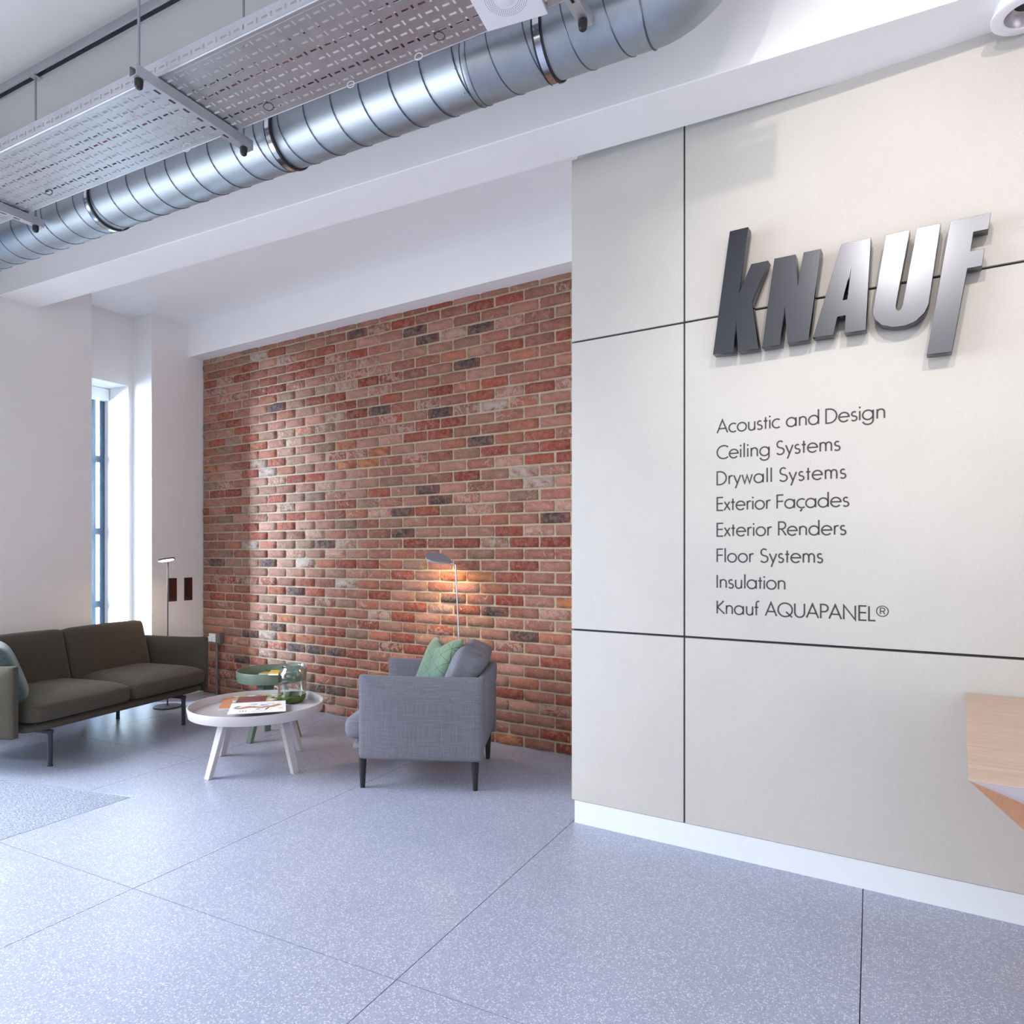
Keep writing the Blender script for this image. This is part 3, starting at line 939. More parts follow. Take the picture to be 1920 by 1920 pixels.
# strut hangers
def strut(x, label):
    t = thing('strut_hanger', label, 'hanger', (x, 1.60, 2.957), group='strut hangers under the cable tray')
    b = MB(); L = 0.532; hw = 0.0205
    slots = [0.098 + 0.062 * k for k in range(6)]
    ys = [0.0]
    for s in slots: ys += [s - 0.014, s + 0.014]
    ys += [L]
    for i in range(len(ys) - 1):
        if i % 2 == 0: xs = [(-hw, hw)]
        else: xs = [(-hw, -0.0055), (0.0055, hw)]
        for xa, xb in xs: b.box((xa, ys[i], 0), (xb, ys[i + 1], 0.0025))
    b.box((-hw, 0, 0.0025), (-hw + 0.0025, L, 0.041)).box((hw - 0.0025, 0, 0.0025), (hw, L, 0.041))
    b.box((-hw + 0.0025, 0, 0.0385), (-hw + 0.010, L, 0.041)).box((hw - 0.010, 0, 0.0385), (hw - 0.0025, L, 0.041))
    b.build('channel', M['strut'], t)
    for y in (0.024, 0.4995):
        MB().cyl((0, y, 0.0), (0, y, ZC - 2.957 - (0 if y < 0.1 else 0.045)), 0.005, seg=12).build('threaded_rod', M['rod'], t, smooth=True)
        MB().lathe([(0.0, -0.034), (0.008, -0.033), (0.013, -0.028), (0.015, -0.016), (0.015, 0.0), (0, 0)], (0, y, 0), 16).build('end_cap', M['black'], t, smooth=True)
        MB().cyl((0, y, 0.0415), (0, y, 0.0495), 0.0095, seg=6).build('nut', M['rod'], t)
    return t


strut(-2.366, 'slotted strut hanger crossing under the tray at its middle, black end caps')
strut(-3.903, 'slotted strut hanger under the tray at the left edge of the view')
strut(-0.828, 'slotted strut hanger right of the square white plate')

# ceiling channel the rods hang from
ch = thing('ceiling_channel', 'long dark slotted steel channel fixed along the ceiling above the tray', 'channel')
b = MB(); cy_, cz0 = 2.1, 3.741
b.box((-5.3, cy_ - 0.0205, cz0), (2.5, cy_ - 0.018, ZC)).box((-5.3, cy_ + 0.018, cz0), (2.5, cy_ + 0.0205, ZC)).box((-5.3, cy_ - 0.018, ZC - 0.0025), (2.5, cy_ + 0.018, ZC))
b.box((-5.3, cy_ - 0.018, cz0), (2.5, cy_ - 0.011, cz0 + 0.002)).box((-5.3, cy_ + 0.011, cz0), (2.5, cy_ + 0.018, cz0 + 0.002))
b.build('channel', M['strut'], ch)
b = MB().box((-5.3, cy_ - 0.0175, ZC - 0.006), (2.5, cy_ + 0.0175, ZC - 0.003)); b.build('channel_web', M['seam'], ch)
for x in (-3.903, -2.366, -0.828): MB().box((x - 0.021, cy_ - 0.024, cz0 - 0.006), (x + 0.021, cy_ + 0.024, cz0 - 0.0005), 0.001, 1).build('square_washer', M['strut'], ch)

# ------------------------------------------------------------------ spiral duct
DY, DZ, DR = 2.262, 3.053, 0.120
XJ = -0.655
duct = thing('spiral_duct', 'round galvanised spiral duct running below the ceiling, bending up at the right', 'duct')
seg = 64
b = MB()
xs = [-5.31, -1.322, -1.320, -1.300, -1.298, XJ]
prof = [(-5.31, DR), (-1.325, DR), (-1.323, DR + 0.002), (-1.297, DR + 0.002), (-1.295, DR), (XJ, DR)]
Mx = Matrix.Translation((0, DY, DZ)) @ Matrix(((0, 0, 1, 0), (0, 1, 0, 0), (-1, 0, 0, 0), (0, 0, 0, 1)))
b.lathe([(r, x) for x, r in prof], seg=seg, mat=Mx)
b.build('duct_run', M['duct'], duct, smooth=True, angle=50)
pts = []
x = -5.30; k = 0; st = 28
while x < XJ - 0.01:
    a = 2 * PI * k / st
    pts.append((x, DY + (DR + 0.0004) * math.cos(a), DZ + (DR + 0.0004) * math.sin(a))); k += 1; x = -5.30 + 0.1435 * k / st
MB().tube(pts, 0.0024, 6).build('spiral_seam', M['seam'], duct, smooth=True)
for (x, nm) in ((XJ, 'end_bead'), (-1.322, 'joint_bead'), (-1.298, 'joint_bead')):
    MB().tube([(x, DY + (DR + 0.002) * math.cos(q * PI / 24), DZ + (DR + 0.002) * math.sin(q * PI / 24)) for q in range(48)], 0.0032 if nm == 'end_bead' else 0.0018, 6, closed=True).build(nm, M['seam'], duct, smooth=True)
# bend
RB = 0.235; pth = [(XJ, DY, DZ)]
b = MB(); rings = []
for q in range(13):
    a = PI / 2 * q / 12
    cxx = XJ + RB * math.sin(a); czz = DZ + RB * (1 - math.cos(a))
    rings.append([b.b.verts.new((cxx + (DR + 0.0015) * math.sin(u) * -math.sin(a), DY + (DR + 0.0015) * math.cos(u), czz + (DR + 0.0015) * math.sin(u) * math.cos(a))) for u in [2 * PI * w_ / seg for w_ in range(seg)]])
rings.append([b.b.verts.new((v.co.x, v.co.y, ZC - 0.002)) for v in rings[-1]])
for A, B in zip(rings, rings[1:]):
    for w_ in range(seg): b.b.faces.new((A[w_], A[(w_ + 1) % seg], B[(w_ + 1) % seg], B[w_]))
b.build('duct_bend', M['duct'], duct, smooth=True, angle=60)
# screws on the joint
for a in (-2.0, -2.7, 2.6):
    p = Vector((-1.345, DY + DR * math.cos(a), DZ + DR * math.sin(a)))
    nn = Vector((0, math.cos(a), math.sin(a)))
    MB().cyl(p, p + nn * 0.003, 0.0045, 0.003, seg=8).build('screw', M['chrome'], duct)
for k_, x in enumerate((-2.271, -3.532, -1.0145, -4.79)):
    lab = ['duct clamp ring with black lining between the middle strut and the duct joint', 'duct clamp ring with black lining, left half of the duct', 'duct clamp ring with black lining just right of the square white plate', 'duct clamp ring cut by the left edge of the view'][k_]
    t = thing('duct_clamp', lab, 'clamp', (x, DY, DZ), group='clamp rings around the duct')
    def ringm(r0, r1, hw, mat, nm):
        MB().lathe([(r0, -hw), (r1, -hw), (r1, hw), (r0, hw), (r0, -hw)], seg=64, mat=Matrix(((0, 0, 1, 0), (0, 1, 0, 0), (-1, 0, 0, 0), (0, 0, 0, 1)))).build(nm, M[mat], t, smooth=True)
    ringm(DR + 0.003, DR + 0.007, 0.019, 'black', 'rubber_lining'); ringm(DR + 0.007, DR + 0.009, 0.0115, 'chrome', 'steel_band')
    MB().box((-0.011, -0.010, DR + 0.008), (0.011, 0.010, DR + 0.012)).box((-0.011, -0.008, DR + 0.012), (0.011, 0.008, DR + 0.028)).build('bracket', M['chrome'], t)
    MB().cyl((0, 0, DR + 0.028), (0, 0, 0.47), 0.0045, seg=12).build('threaded_rod', M['rod'], t, smooth=True)
    MB().box((-0.02, -0.03, 0.44), (0.02, 2.6195 - DY, 0.446)).box((-0.02, 2.6135 - DY, 0.40), (0.02, 2.6195 - DY, 0.44)).build('beam_bracket', M['strut'], t)
    MB().cyl((0, -0.016, DR + 0.02), (0, 0.016, DR + 0.02), 0.005, seg=6).build('bolt', M['chrome'], t)

# square white ceiling plate with a perforated grille
ap = thing('speaker_plate', 'square white speaker plate with a round perforated grille under the tray', 'speaker', (-1.022, 1.934, 2.978), math.radians(6.3))
MB().box((-0.106, -0.106, 0), (0.106, 0.106, 0.022), 0.003, 2).build('housing', M['plate_white'], ap)
MB().lathe([(0.0, -0.0008), (0.026, -0.0008), (0.028, 0.0), (0.026, 0.0012), (0, 0.0012)], seg=32).build('centre_disc', M['plate_white'], ap, smooth=True)
b = MB()
for ring in range(5):
    r = 0.040 + 0.0065 * ring; nn = int(2 * PI * r / 0.0068)
    for q in range(nn):
        a = 2 * PI * q / nn
        b.cyl((r * math.cos(a), r * math.sin(a), -0.0004), (r * math.cos(a), r * math.sin(a), 0.001), 0.0012, seg=6)
o = b.build('grille_holes', M['black'], ap); o['kind'] = 'stuff'

# surface mounted downlight on the underside of the beam
pd = thing('ceiling_downlight', 'round white downlight under the beam in the top right corner, dark inside', 'ceiling lamp', (0.441, 2.722, 2.952))
MB().lathe([(0.062, 0.004), (0.0645, 0.0), (0.092, 0.0), (0.098, 0.004), (0.098, 0.012), (0.092, 0.018), (0.086, 0.048), (0, 0.048)], seg=64).build('housing', M['plate_white'], pd, smooth=True)
MB().lathe([(0.063, 0.003), (0.060, 0.014), (0.045, 0.034), (0.034, 0.040)], seg=64).build('reflector', M['chrome_soft'], pd, smooth=True)
MB().lathe([(0.0, 0.038), (0.036, 0.038), (0.036, 0.043), (0, 0.043)], seg=32).build('lens', M['black'], pd)

# ------------------------------------------------------------------ reception desk, right edge
de = thing('reception_desk', 'faceted reception desk with pale oak top and white underside at right edge', 'desk')
Cn = Vector((0.1815, 1.7474, 0.76)); Dn = Vector((0.2830, 2.8335, 0.76))
En = Cn + E1 * 1.9; Fn = Dn + E1 * 1.9
b = MB(); b.prism([Cn, En, Fn, Dn], (0, 0, -0.0012)); b.build('desktop', M['wood_top'], de)
dz = Vector((0, 0, -0.0014))
K1 = Vector((0.2905, 1.835, 0.70)); K2 = (Cn + dz) + (K1 - Cn) * 7.6
G0 = Vector((0.877, 2.41, 0.0)); G1 = Vector((0.95, 2.72, 0.0)); H0 = Vector((2.0, 1.95, 0)); H1 = Vector((2.05, 2.62, 0))
b = MB(); b.faces([Cn + dz, En + dz, K2], [(0, 1, 2)]); b.build('white_facet', M['white_facet'], de)
b = MB(); b.faces([Cn + dz, K2, G0, En + dz, H0, Dn + dz, G1, H1, Fn + dz],
                  [(0, 1, 2), (1, 3, 4), (1, 4, 2), (0, 2, 6, 5), (2, 4, 7, 6), (5, 6, 7, 8), (3, 8, 7, 4)])
b.build('wooden_body', M['wood_front'], de)

# ------------------------------------------------------------------ entrance mat
mat_poly = [(-3.338, 2.247, 0.0002), (-3.338, -1.35, 0.0002), (-5.28, -1.35, 0.0002), (-5.28, 1.900, 0.0002)]
mt = thing('entrance_mat', 'grey ribbed entrance mat set in the floor at left', 'mat')
b = MB(); b.prism(mat_poly, (0, 0, 0.0009)); b.build('pile', M['carpet'], mt)
d = (Vector(mat_poly[0]) - Vector(mat_poly[3])).normalized(); nrm = Vector((-d.y, d.x, 0))
a_, c_ = Vector(mat_poly[0]) + d * 0.01, Vector(mat_poly[3])
b = MB(); b.prism([a_, c_, c_ + nrm * 0.010, a_ + nrm * 0.010], (0, 0, 0.002)); b.build('edge_trim', M['trim'], mt)

# ------------------------------------------------------------------ sofa


def cushion(size, r, puff, n=(10, 14, 6), bend=0.0, face='z'):
    def fn(p, u):
        if face == 'z':
            k = (1 - u.x ** 4) * (1 - u.y ** 4)
            p.z += puff * k * (1 if u.z > 0 else -0.3) * abs(u.z)
            p.x += 0.35 * puff * (1 - u.y ** 2) * (1 - u.z ** 2) * (1 if u.x > 0 else 0) * abs(u.x)
        else:
            k = (1 - u.z ** 4) * (1 - u.y ** 4)
            p.x += puff * k * (1 if u.x > 0 else -0.3) * abs(u.x)
            p.z += 0.25 * puff * (1 - u.y ** 2) * (1 if u.z > 0 else 0) * abs(u.z)
        return p
    return size, r, n, fn


def soft_part(name, size, r, puff, loc, mat, parent, rot=(0, 0, 0), face='z', n=(10, 14, 6), sub=1):
    s, rr, nn, fn = cushion(size, r, puff, n, face=face)
    b = MB(); b.soft(s, rr, nn, fn)
    o = b.build(name, mat, parent, smooth=True, sub=sub, angle=180)
    o.location = loc; o.rotation_euler = rot
    return o


def arm_panel(name, x0, x1, y0, y1, z0, z1, mat, parent, side, bulge=0.012):
    """upholstered slab that pinches towards its front and top edges"""
    b = MB()
    sx, sy, sz = x1 - x0, y1 - y0, z1 - z0
    def fn(p, u):
        # thin to the piped front edge and top edge
        fx = max(0, (u.x - 0.2) / 0.8); fz = max(0, (u.z - 0.3) / 0.7)
        thin = 1 - 0.62 * max(fx ** 2, fz ** 2)
        p.y *= thin
        p.y += bulge * (1 - u.x ** 2) * (1 - u.z ** 2) * (1 if u.y > 0 else -1) * abs(u.y)
        p.z += 0.010 * (max(0, u.x) ** 3) * (1 if u.z > 0.9 else 0)
        return p
    b.soft((sx, sy, sz), 0.012, (28, 8, 28), fn)
    o = b.build(name, mat, parent, smooth=True, sub=0, angle=60)
    o.location = ((x0 + x1) / 2, (y0 + y1) / 2, (z0 + z1) / 2)
    return o


so = thing('sofa', 'dark olive two seat sofa with slim arms and thin dark legs by the window', 'sofa', (-4.63, 2.819, 0), math.radians(9.15))
SM = M['sofa']
for (y0, y1) in ((-0.655, 0.030), (0.036, 0.692)):
    soft_part('seat_cushion', (0.74, y1 - y0, 0.125), 0.045, 0.030, (-0.005, (y0 + y1) / 2, 0.328), SM, so)
for (y0, y1) in ((-0.655, 0.010), (0.016, 0.672)):
    soft_part('back_cushion', (0.15, y1 - y0, 0.40), 0.022, 0.020, (-0.250, (y0 + y1) / 2, 0.522), SM, so, (0, math.radians(-14), 0), 'x', (6, 14, 10))
arm_panel('armrest', -0.40, 0.31, -0.760, -0.668, 0.205, 0.600, SM, so, -1)
arm_panel('armrest', -0.40, 0.31, 0.700, 0.780, 0.205, 0.600, SM, so, 1)
b = MB(); b.soft((0.08, 1.40, 0.40), 0.025, (3, 10, 6)); o = b.build('back_shell', SM, so, smooth=True, sub=1, angle=180); o.location = (-0.385, 0.01, 0.41); o.rotation_euler = (0, math.radians(-4), 0)
b = MB(); b.soft((0.70, 1.37, 0.052), 0.015, (8, 10, 3)); o = b.build('seat_rail', SM, so, smooth=True, sub=1, angle=180); o.location = (-0.02, 0.016, 0.238)
for y in (-0.51, 0.51):
    for x, nm in ((0.3055, 1), (-0.3055, -1)):
        b = MB()
        b.cyl((x, y, 0.004), (x, y, 0.196), 0.0125, 0.0145, 16)
        b.cyl((x, y, 0.0), (x, y, 0.006), 0.015, seg=16)
        b.box((min(x - nm * 0.16, x + nm * 0.0145), y - 0.0145, 0.188), (max(x - nm * 0.16, x + nm * 0.0145), y + 0.0145, 0.211), 0.005, 2)
        b.build('leg', M['dark_metal'], so, smooth=True)


def pillow(name, label, cat_group, loc, rot, size, mat, dent=0.0, chop=0.0):
    t = thing(name, label, 'cushion', loc)
    t.rotation_euler = rot
    b = MB(); N_ = 18; H = size / 2
    top, bot = {}, {}
    for i in range(N_ + 1):
        for j in range(N_ + 1):
            u, v = 2 * i / N_ - 1, 2 * j / N_ - 1
            pin = 1 - 0.09 * (1 - u * u) * (abs(v) ** 2) ; pin2 = 1 - 0.09 * (1 - v * v) * (abs(u) ** 2)
            y, z = u * H * pin2, v * H * pin
            th = 0.062 * ((1 - u ** 4) * (1 - v ** 4)) ** 0.55
            if dent: z -= dent * math.exp(-((u) / 0.35) ** 2) * max(0, v) ** 1.5
            fold = 0.010 * math.exp(-(u / 0.16) ** 2) * (v > -0.2) * (1 - v * v)
            edge = i in (0, N_) or j in (0, N_)
            pt = b.b.verts.new((0.0 if edge else th - fold, y, z)); top[i, j] = pt
            bot[i, j] = pt if edge else b.b.verts.new((-th * 0.9, y, z))
    for i in range(N_):
        for j in range(N_):
            b.b.faces.new((top[i, j], top[i + 1, j], top[i + 1, j + 1], top[i, j + 1]))
            b.b.faces.new((bot[i, j], bot[i, j + 1], bot[i + 1, j + 1], bot[i + 1, j]))
    b.build('pillow_cover', mat, t, smooth=True, sub=1, angle=180)
    return t


RS = math.radians
pillow('throw_pillow', 'dark teal throw pillow with a triangle line print leaning on the sofa arm', None,
       (-4.505, 2.275, 0.525), (RS(0), RS(-20), RS(9 + 52)), 0.42, M['pillow_dark'])

# ------------------------------------------------------------------ armchair
ac = thing('armchair', 'light grey upholstered armchair with black legs in front of the brick wall', 'armchair', (-2.224, 3.285, 0), math.radians(-157.4))
CM = M['chair']
arm_panel('armrest', -0.345, 0.312, 0.268, 0.336, 0.160, 0.592, CM, ac, 1, 0.004)
arm_panel('armrest', -0.345, 0.312, -0.336, -0.268, 0.160, 0.592, CM, ac, -1, 0.004)
b = MB(); b.soft((0.06, 0.60, 0.43), 0.018, (3, 8, 8), lambda p, u: (p.x - 0.028 * (u.z + 1) / 2 + 0.02, p.y, p.z)); o = b.build('back_shell', CM, ac, smooth=True, sub=1, angle=180); o.location = (-0.325, -0.008, 0.378)
soft_part('seat_cushion', (0.68, 0.525, 0.13), 0.045, 0.028, (0.075, 0, 0.300), CM, ac)
b = MB(); b.soft((0.66, 0.53, 0.045), 0.018, (8, 8, 3)); o = b.build('seat_rail', CM, ac, smooth=True, sub=1, angle=180); o.location = (0.045, 0, 0.205)
soft_part('back_cushion', (0.15, 0.50, 0.38), 0.030, 0.026, (-0.205, 0.0, 0.535), CM, ac, (0, RS(-22), 0), 'x', (6, 12, 10))
for x in (-0.3, 0.3):
    for y in (-0.284, 0.284):
        b = MB(); b.cyl((x, y, 0.0), (x, y, 0.172), 0.0125, 0.0215, 16); b.build('leg', M['black'], ac, smooth=True)
pillow('throw_pillow', 'green throw pillow with thin triangle lines in the grey armchair', None,
       (-2.190, 3.300, 0.560), (RS(5), RS(-24), RS(-157.4 + 30)), 0.44, M['pillow_green'], dent=0.05)

# ------------------------------------------------------------------ round tables


def round_table(label, c, r, ztop, zfloor, feet_r, angles, mat, legw, group=None):
    t = thing('coffee_table', label, 'table', (c[0], c[1], 0))
    h = ztop - zfloor
    zb = zfloor - 0.014
    MB().lathe([(0, zb), (r - 0.016, zb), (r - 0.008, zb + 0.003), (r, ztop - 0.004), (r - 0.003, ztop), (r - 0.008, ztop), (r - 0.010, ztop - 0.003), (r - 0.014, zfloor + 0.002), (r - 0.017, zfloor), (0, zfloor)], seg=72).build('tray_top', mat, t, smooth=True, angle=50)
    for a in angles:
        a = RS(a); ca, sa = math.cos(a), math.sin(a)
        ra = feet_r - 0.10 * (zb / 0.3) ** 0.5
        ex = Vector((ca, sa, 0)); ey = Vector((-sa, ca, 0))
        b = MB(); P = []
        for rr, z, wd, th in ((feet_r, 0.0, legw * 0.78, 0.028), (ra, zb, legw, 0.032)):
            for sx, sy in ((1, -1), (1, 1), (-1, 1), (-1, -1)):
                P.append(ex * (rr + sx * th / 2) + ey * (sy * wd / 2) + UP * z)
        b.faces(P, [(0, 1, 2, 3), (4, 5, 6, 7), (0, 1, 5, 4), (1, 2, 6, 5), (2, 3, 7, 6), (3, 0, 4, 7)])
        bmesh.ops.bevel(b.b, geom=b.b.edges[:], offset=0.002, segments=1, affect='EDGES')
        b.build('leg', mat, t)
    return t


round_table('round white tray top coffee table with four splayed legs', (-3.207, 2.9445), 0.378, 0.362, 0.320, 0.324, (-93.4, -4.7, 176.2, 86.3), M['white_lacquer'], 0.050)
round_table('small round sage green tray top side table behind the white table', (-3.594, 3.428), 0.228, 0.456, 0.398, 0.182, (-93, 146, 26.5), M['green_lacquer'], 0.052)


def sheet(name, label, cat, corners, z, th, mat, group=None):
    """booklet: pages block and printed cover"""
    c = Vector((sum(p[0] for p in corners) / 4, sum(p[1] for p in corners) / 4, z))
    t = thing(name, label, cat, c, 0, group)
    P = [Vector((p[0], p[1], z)) - c for p in corners]
    MB().prism(P, (0, 0, th)).build('pages', M['paper'], t)
    MB().prism([p * 1.01 + UP * th for p in P], (0, 0, 0.0008)).build('cover', mat, t)
    return t


G_ = 'reading matter on the white coffee table'
a = Vector((-3.376, 2.816)); e = Vector((0.15, 0.142)); f_ = Vector((-0.215, 0.215))
sheet('magazine', 'thick orange brown magazine under the others, left side of the stack', 'magazine', [a, a + e, a + e + f_, a + f_], 0.3205, 0.013, M['orange_print'], G_)
a = Vector((-3.40, 2.93)); e = Vector((0.19, 0.17)); f_ = Vector((-0.155, 0.155))
sheet('magazine', 'magazine with a many coloured collage cover behind the white brochure', 'magazine', [a, a + e, a + e + f_, a + f_], 0.3346, 0.004, M['collage'], G_)
a = Vector((-3.245, 3.03)); e = Vector((0.06, 0.055)); f_ = Vector((-0.13, 0.15))
sheet('magazine', 'maroon covered magazine at the back of the stack beside the glass vase', 'magazine', [a - e * 2, a, a + f_, a + f_ - e * 2], 0.3396, 0.003, M['maroon'], G_)
bc = [(-3.1637, 2.6961), (-2.9431, 2.9069), (-3.150, 3.110), (-3.370, 2.905)]
bt = sheet('brochure', 'white brochure with an orange brown ribbon drawing on top of the stack', 'brochure', bc, 0.3436, 0.003, M['paper'], G_)
o_ = Vector((bc[0][0], bc[0][1])); eu = Vector(bc[1]) - o_; ev = Vector(bc[3]) - o_
ctr = Vector((bt.location.x, bt.location.y))


def BP(u, v, h=0.0042):
    q = o_ + eu * u + ev * v - ctr
    return Vector((q.x, q.y, h))


def patch(name, pts, mat, h=0.0042):
    b = MB(); b.faces([BP(u, v, h) for u, v in pts], [tuple(range(len(pts)))]); return b.build(name, mat, bt)


patch('print_blue', [(0.22, 0.60), (0.80, 0.58), (0.78, 0.80), (0.30, 0.82)], M['blueprint'])
patch('print_ribbon', [(0.12, 0.48), (0.34, 0.62), (0.55, 0.50), (0.74, 0.56), (0.86, 0.72), (0.93, 0.62), (0.80, 0.44), (0.55, 0.38), (0.34, 0.46), (0.20, 0.38)], M['orange_print'], 0.0045)
patch('print_shadow', [(0.05, 0.50), (0.12, 0.66), (0.20, 0.66), (0.10, 0.50), (0.18, 0.38), (0.14, 0.38)], M['lamp_grey'], 0.0047)
patch('print_red_line', [(0.40, 0.10), (0.66, 0.12), (0.66, 0.14), (0.40, 0.125)], M['maroon'])
patch('print_mark', [(0.62, 0.22), (0.68, 0.40), (0.71, 0.40), (0.66, 0.22)], M['black'])
patch('print_note', [(0.88, 0.26), (0.95, 0.30), (0.95, 0.33), (0.88, 0.29)], M['black'])
for k_ in range(3): patch('print_text', [(0.18 + k_ * 0.05, 0.12), (0.205 + k_ * 0.05, 0.12), (0.215 + k_ * 0.05, 0.26), (0.19 + k_ * 0.05, 0.26)], M['trim'])
patch('print_blue', [(0.42, 0.24), (0.60, 0.25), (0.60, 0.34), (0.42, 0.33)], M['blueprint'], 0.0043)

bk = sheet('booklet', 'bright yellow booklet with a pale emblem propped on the rim of the green side table', 'booklet', [(-3.425, 3.235), (-3.340, 3.250), (-3.560, 3.500), (-3.645, 3.470)], 0.0, 0.010, M['yellow'])
bk.location.z = 0.4450; bk.rotation_mode = 'QUATERNION'
from mathutils import Quaternion
bk.rotation_quaternion = Quaternion((0.72, 0.69, 0), -0.09)
b = MB(); b.faces([(0.03, -0.085, 0.0115), (0.055, -0.080, 0.0115), (0.030, -0.040, 0.0115), (0.0, -0.045, 0.0115)], [(0, 1, 2, 3)]); b.build('pale_emblem', M['paper'], bk)
sheet('leaflet', 'olive yellow leaflet lying at the left in the green side table', 'leaflet', [(-3.745, 3.45), (-3.56, 3.53), (-3.60, 3.60), (-3.765, 3.52)], 0.3985, 0.012, M['olive'])

# glass vase with a green base
va = thing('glass_vase', 'clear glass carafe with an olive green glass base on the white table', 'vase', (-3.172, 3.188, 0.3202))
MB().lathe([(0, 0.0), (0.052, 0.0), (0.070, 0.008), (0.080, 0.026), (0.083, 0.045), (0.081, 0.052), (0.078, 0.050), (0.074, 0.030), (0.060, 0.014), (0, 0.010)], seg=56).build('green_base', M['green_glass'], va, smooth=True, angle=180)
MB().lathe([(0.0795, 0.053), (0.084, 0.060), (0.084, 0.155), (0.081, 0.180), (0.072, 0.200), (0.062, 0.212), (0.060, 0.222), (0.064, 0.230), (0.062, 0.231), (0.0575, 0.222), (0.0595, 0.211), (0.070, 0.198), (0.079, 0.179), (0.082, 0.155), (0.082, 0.060), (0.0775, 0.053), (0.0795, 0.053)], seg=56).build('glass_body', M['glass'], va, smooth=True, angle=180)
b = MB(); b.lathe([(0, -0.013), (0.008, -0.011), (0.0135, 0), (0.010, 0.012), (0, 0.015)], (0.058, 0.030, 0.226), 16); b.build('glass_spout', M['trim'], va, smooth=True)

# ------------------------------------------------------------------ floor lamps


def lamp(label, loc, rz, lean, head_dir, head_tilt, glow, power, roll=0.0, dark=True):
    t = thing('floor_lamp', label, 'lamp', loc, 0)
    mm = M['lamp_dark'] if dark else M['lamp_grey']
    MB().lathe([(0, 0), (0.104, 0), (0.106, 0.003), (0.106, 0.010), (0.103, 0.013), (0, 0.014)], seg=48).build('base', mm, t, smooth=True, angle=40)
    top = Vector((lean[0], lean[1], 1.162))
    hd = Vector((head_dir[0], head_dir[1], 0)).normalized()
    MB().tube([(0, 0, 0.012), top, top + hd * 0.012 + UP * 0.006, top + hd * 0.04 + UP * 0.006], 0.0058, 12).build('pole', mm if dark else M['chrome'], t, smooth=True)
    # leaf shaped head
    sd = Vector((-hd.y, hd.x, 0)); tl = math.tan(head_tilt)
    def HP(a, k, z):
        l = 0.088 * math.cos(a); w_ = 0.060 * math.sin(a) * (1 - 0.25 * math.cos(a) * -1)
        return top + hd * (0.122 + l * k) + sd * (w_ * k) + UP * (z + (0.122 + l * k) * tl - w_ * k * math.tan(roll) + 0.006)
    for nm, z0, z1, k, mt_ in (('shade', 0.0, 0.011, 1.0, mm), ('diffuser', -0.0025, -0.0002, 0.90, glow)):
        b = MB(); lo = [b.b.verts.new(HP(2 * PI * q / 40, k, z0)) for q in range(40)]; hi = [b.b.verts.new(HP(2 * PI * q / 40, k * 0.985, z1)) for q in range(40)]
        b.b.faces.new(lo); b.b.faces.new(list(reversed(hi)))
        for q in range(40): b.b.faces.new((lo[q], hi[q], hi[(q + 1) % 40], lo[(q + 1) % 40]))
        b.build(nm, mt_, t, smooth=True, angle=40)
    l = bpy.data.lights.new('lamp_light', 'AREA'); l.shape = 'DISK'; l.size = 0.14; l.energy = power; l.color = (1.0, 0.76, 0.48); l.spread = math.radians(165)
    lo_ = bpy.data.objects.new('lamp_light', l); C.objects.link(lo_); lo_.parent = t
    lo_.location = top + hd * 0.122 + UP * (0.122 * tl - 0.012)
    nn = (-UP + hd * tl - sd * math.tan(roll * 0.3)).normalized(); lo_.rotation_euler = nn.to_track_quat('-Z', 'Y').to_euler()
    return t


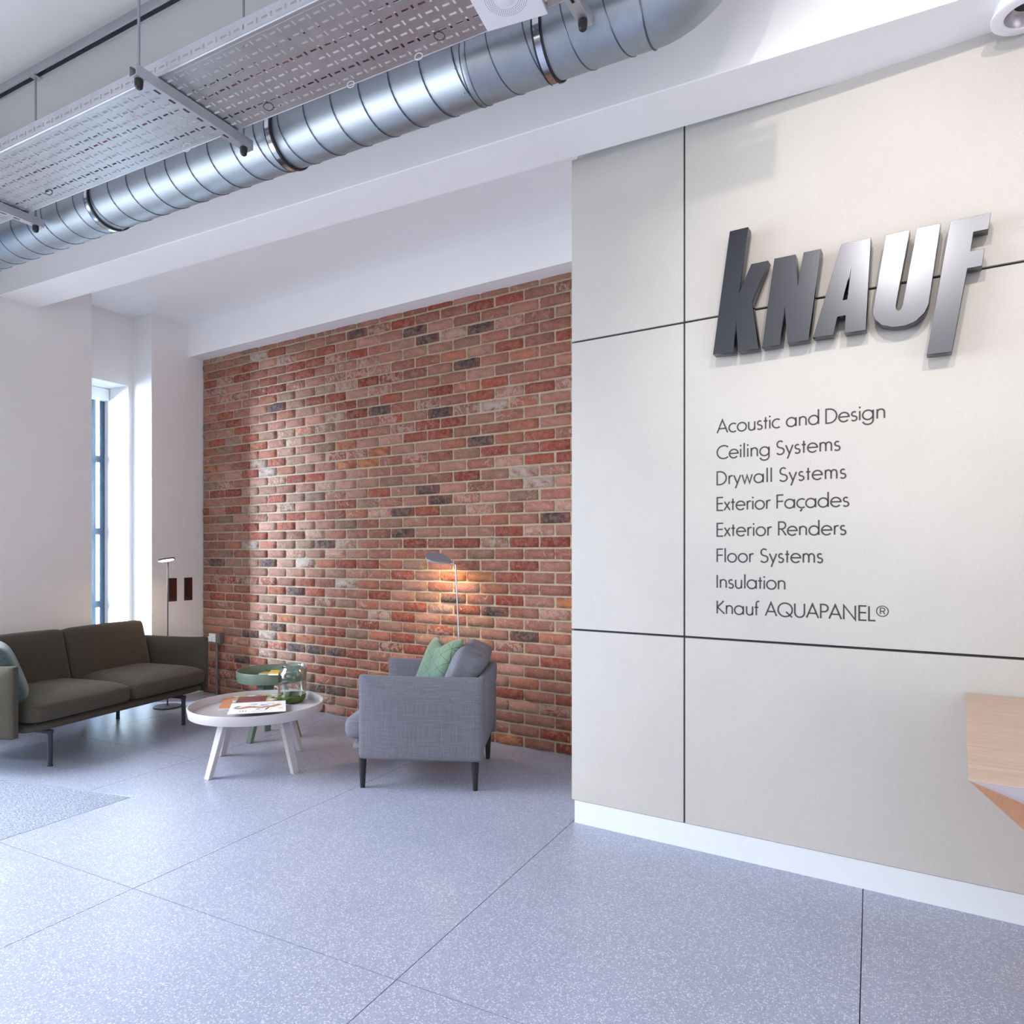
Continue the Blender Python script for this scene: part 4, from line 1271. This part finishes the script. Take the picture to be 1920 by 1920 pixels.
lamp('slim dark floor lamp with a lit leaf shaped head behind the sofa', (-5.027, 3.697, 0), 0, (0.01, -0.005), (0.70, -0.60), 0.10, M['lamp_glow'], 1.6, roll=-0.16)
lamp('grey floor lamp with a leaf shaped head behind the grey armchair', (-2.348, 3.851, 0), 0, (-0.044, -0.018), (-1.0, -0.15), 0.24, M['lamp_glow2'], 3.0, roll=0.38, dark=False)

# ------------------------------------------------------------------ small wall fittings
for k_, (y0, y1) in enumerate(((3.920, 3.996), (4.070, 4.150))):
    z0, z1 = 0.826, 1.024
    t = thing('wall_plaque', ['dark red wall plaque behind the slim lamp pole', 'dark red wall plaque nearest the brick wall'][k_], 'plaque', (XW, (y0 + y1) / 2, (z0 + z1) / 2), 0, 'dark red plaques on the white pier')
    hy, hz = (y1 - y0) / 2, (z1 - z0) / 2
    MB().box((0.0, -hy, -hz), (0.006, hy, hz), 0.001, 1).build('board', M['joint'], t)
    MB().box((0.006, -hy + 0.005, -hz + 0.005), (0.0068, hy - 0.005, hz - 0.005)).build('print', M['plaque'], t)

sb = thing('switch_box', 'grey metal switch box with white switches on the brick wall', 'switch', BW(3.437, 0.46, 0.010), math.atan2(E1.y, E1.x))
MB().box((-0.078, -0.046, 0), (0.078, 0, 0.088), 0.004, 2).build('housing', M['grey_box'], sb)
MB().box((-0.060, -0.052, 0.008), (0.030, -0.0462, 0.080), 0.002, 1).build('white_faceplate', M['plate_white'], sb)
MB().box((-0.050, -0.070, 0.012), (-0.012, -0.0522, 0.050), 0.004, 2).build('plug', M['plate_white'], sb)
MB().box((-0.002, -0.056, 0.046), (0.018, -0.0522, 0.070), 0.002, 1).build('rocker', M['plate_white'], sb)
MB().tube([(-0.055, -0.060, 0.052), (-0.068, -0.062, 0.045), (-0.070, -0.060, 0.02), (-0.055, -0.058, 0.004)], 0.003, 8).build('flex', M['plate_white'], sb, smooth=True)
cd = thing('conduit', 'grey steel conduit running from the switch box down to the floor', 'conduit', BW(3.437, 0, 0.024))
MB().cyl((0, 0, 0.001), (0, 0, 0.458), 0.0105, seg=16).build('pipe', M['grey_box'], cd, smooth=True)
p = E1 * 0.022
MB().box((-0.008, -0.012, 0.150), (0.034, -0.002 + 0.012, 0.166), 0.002, 1).build('saddle', M['grey_box'], cd)
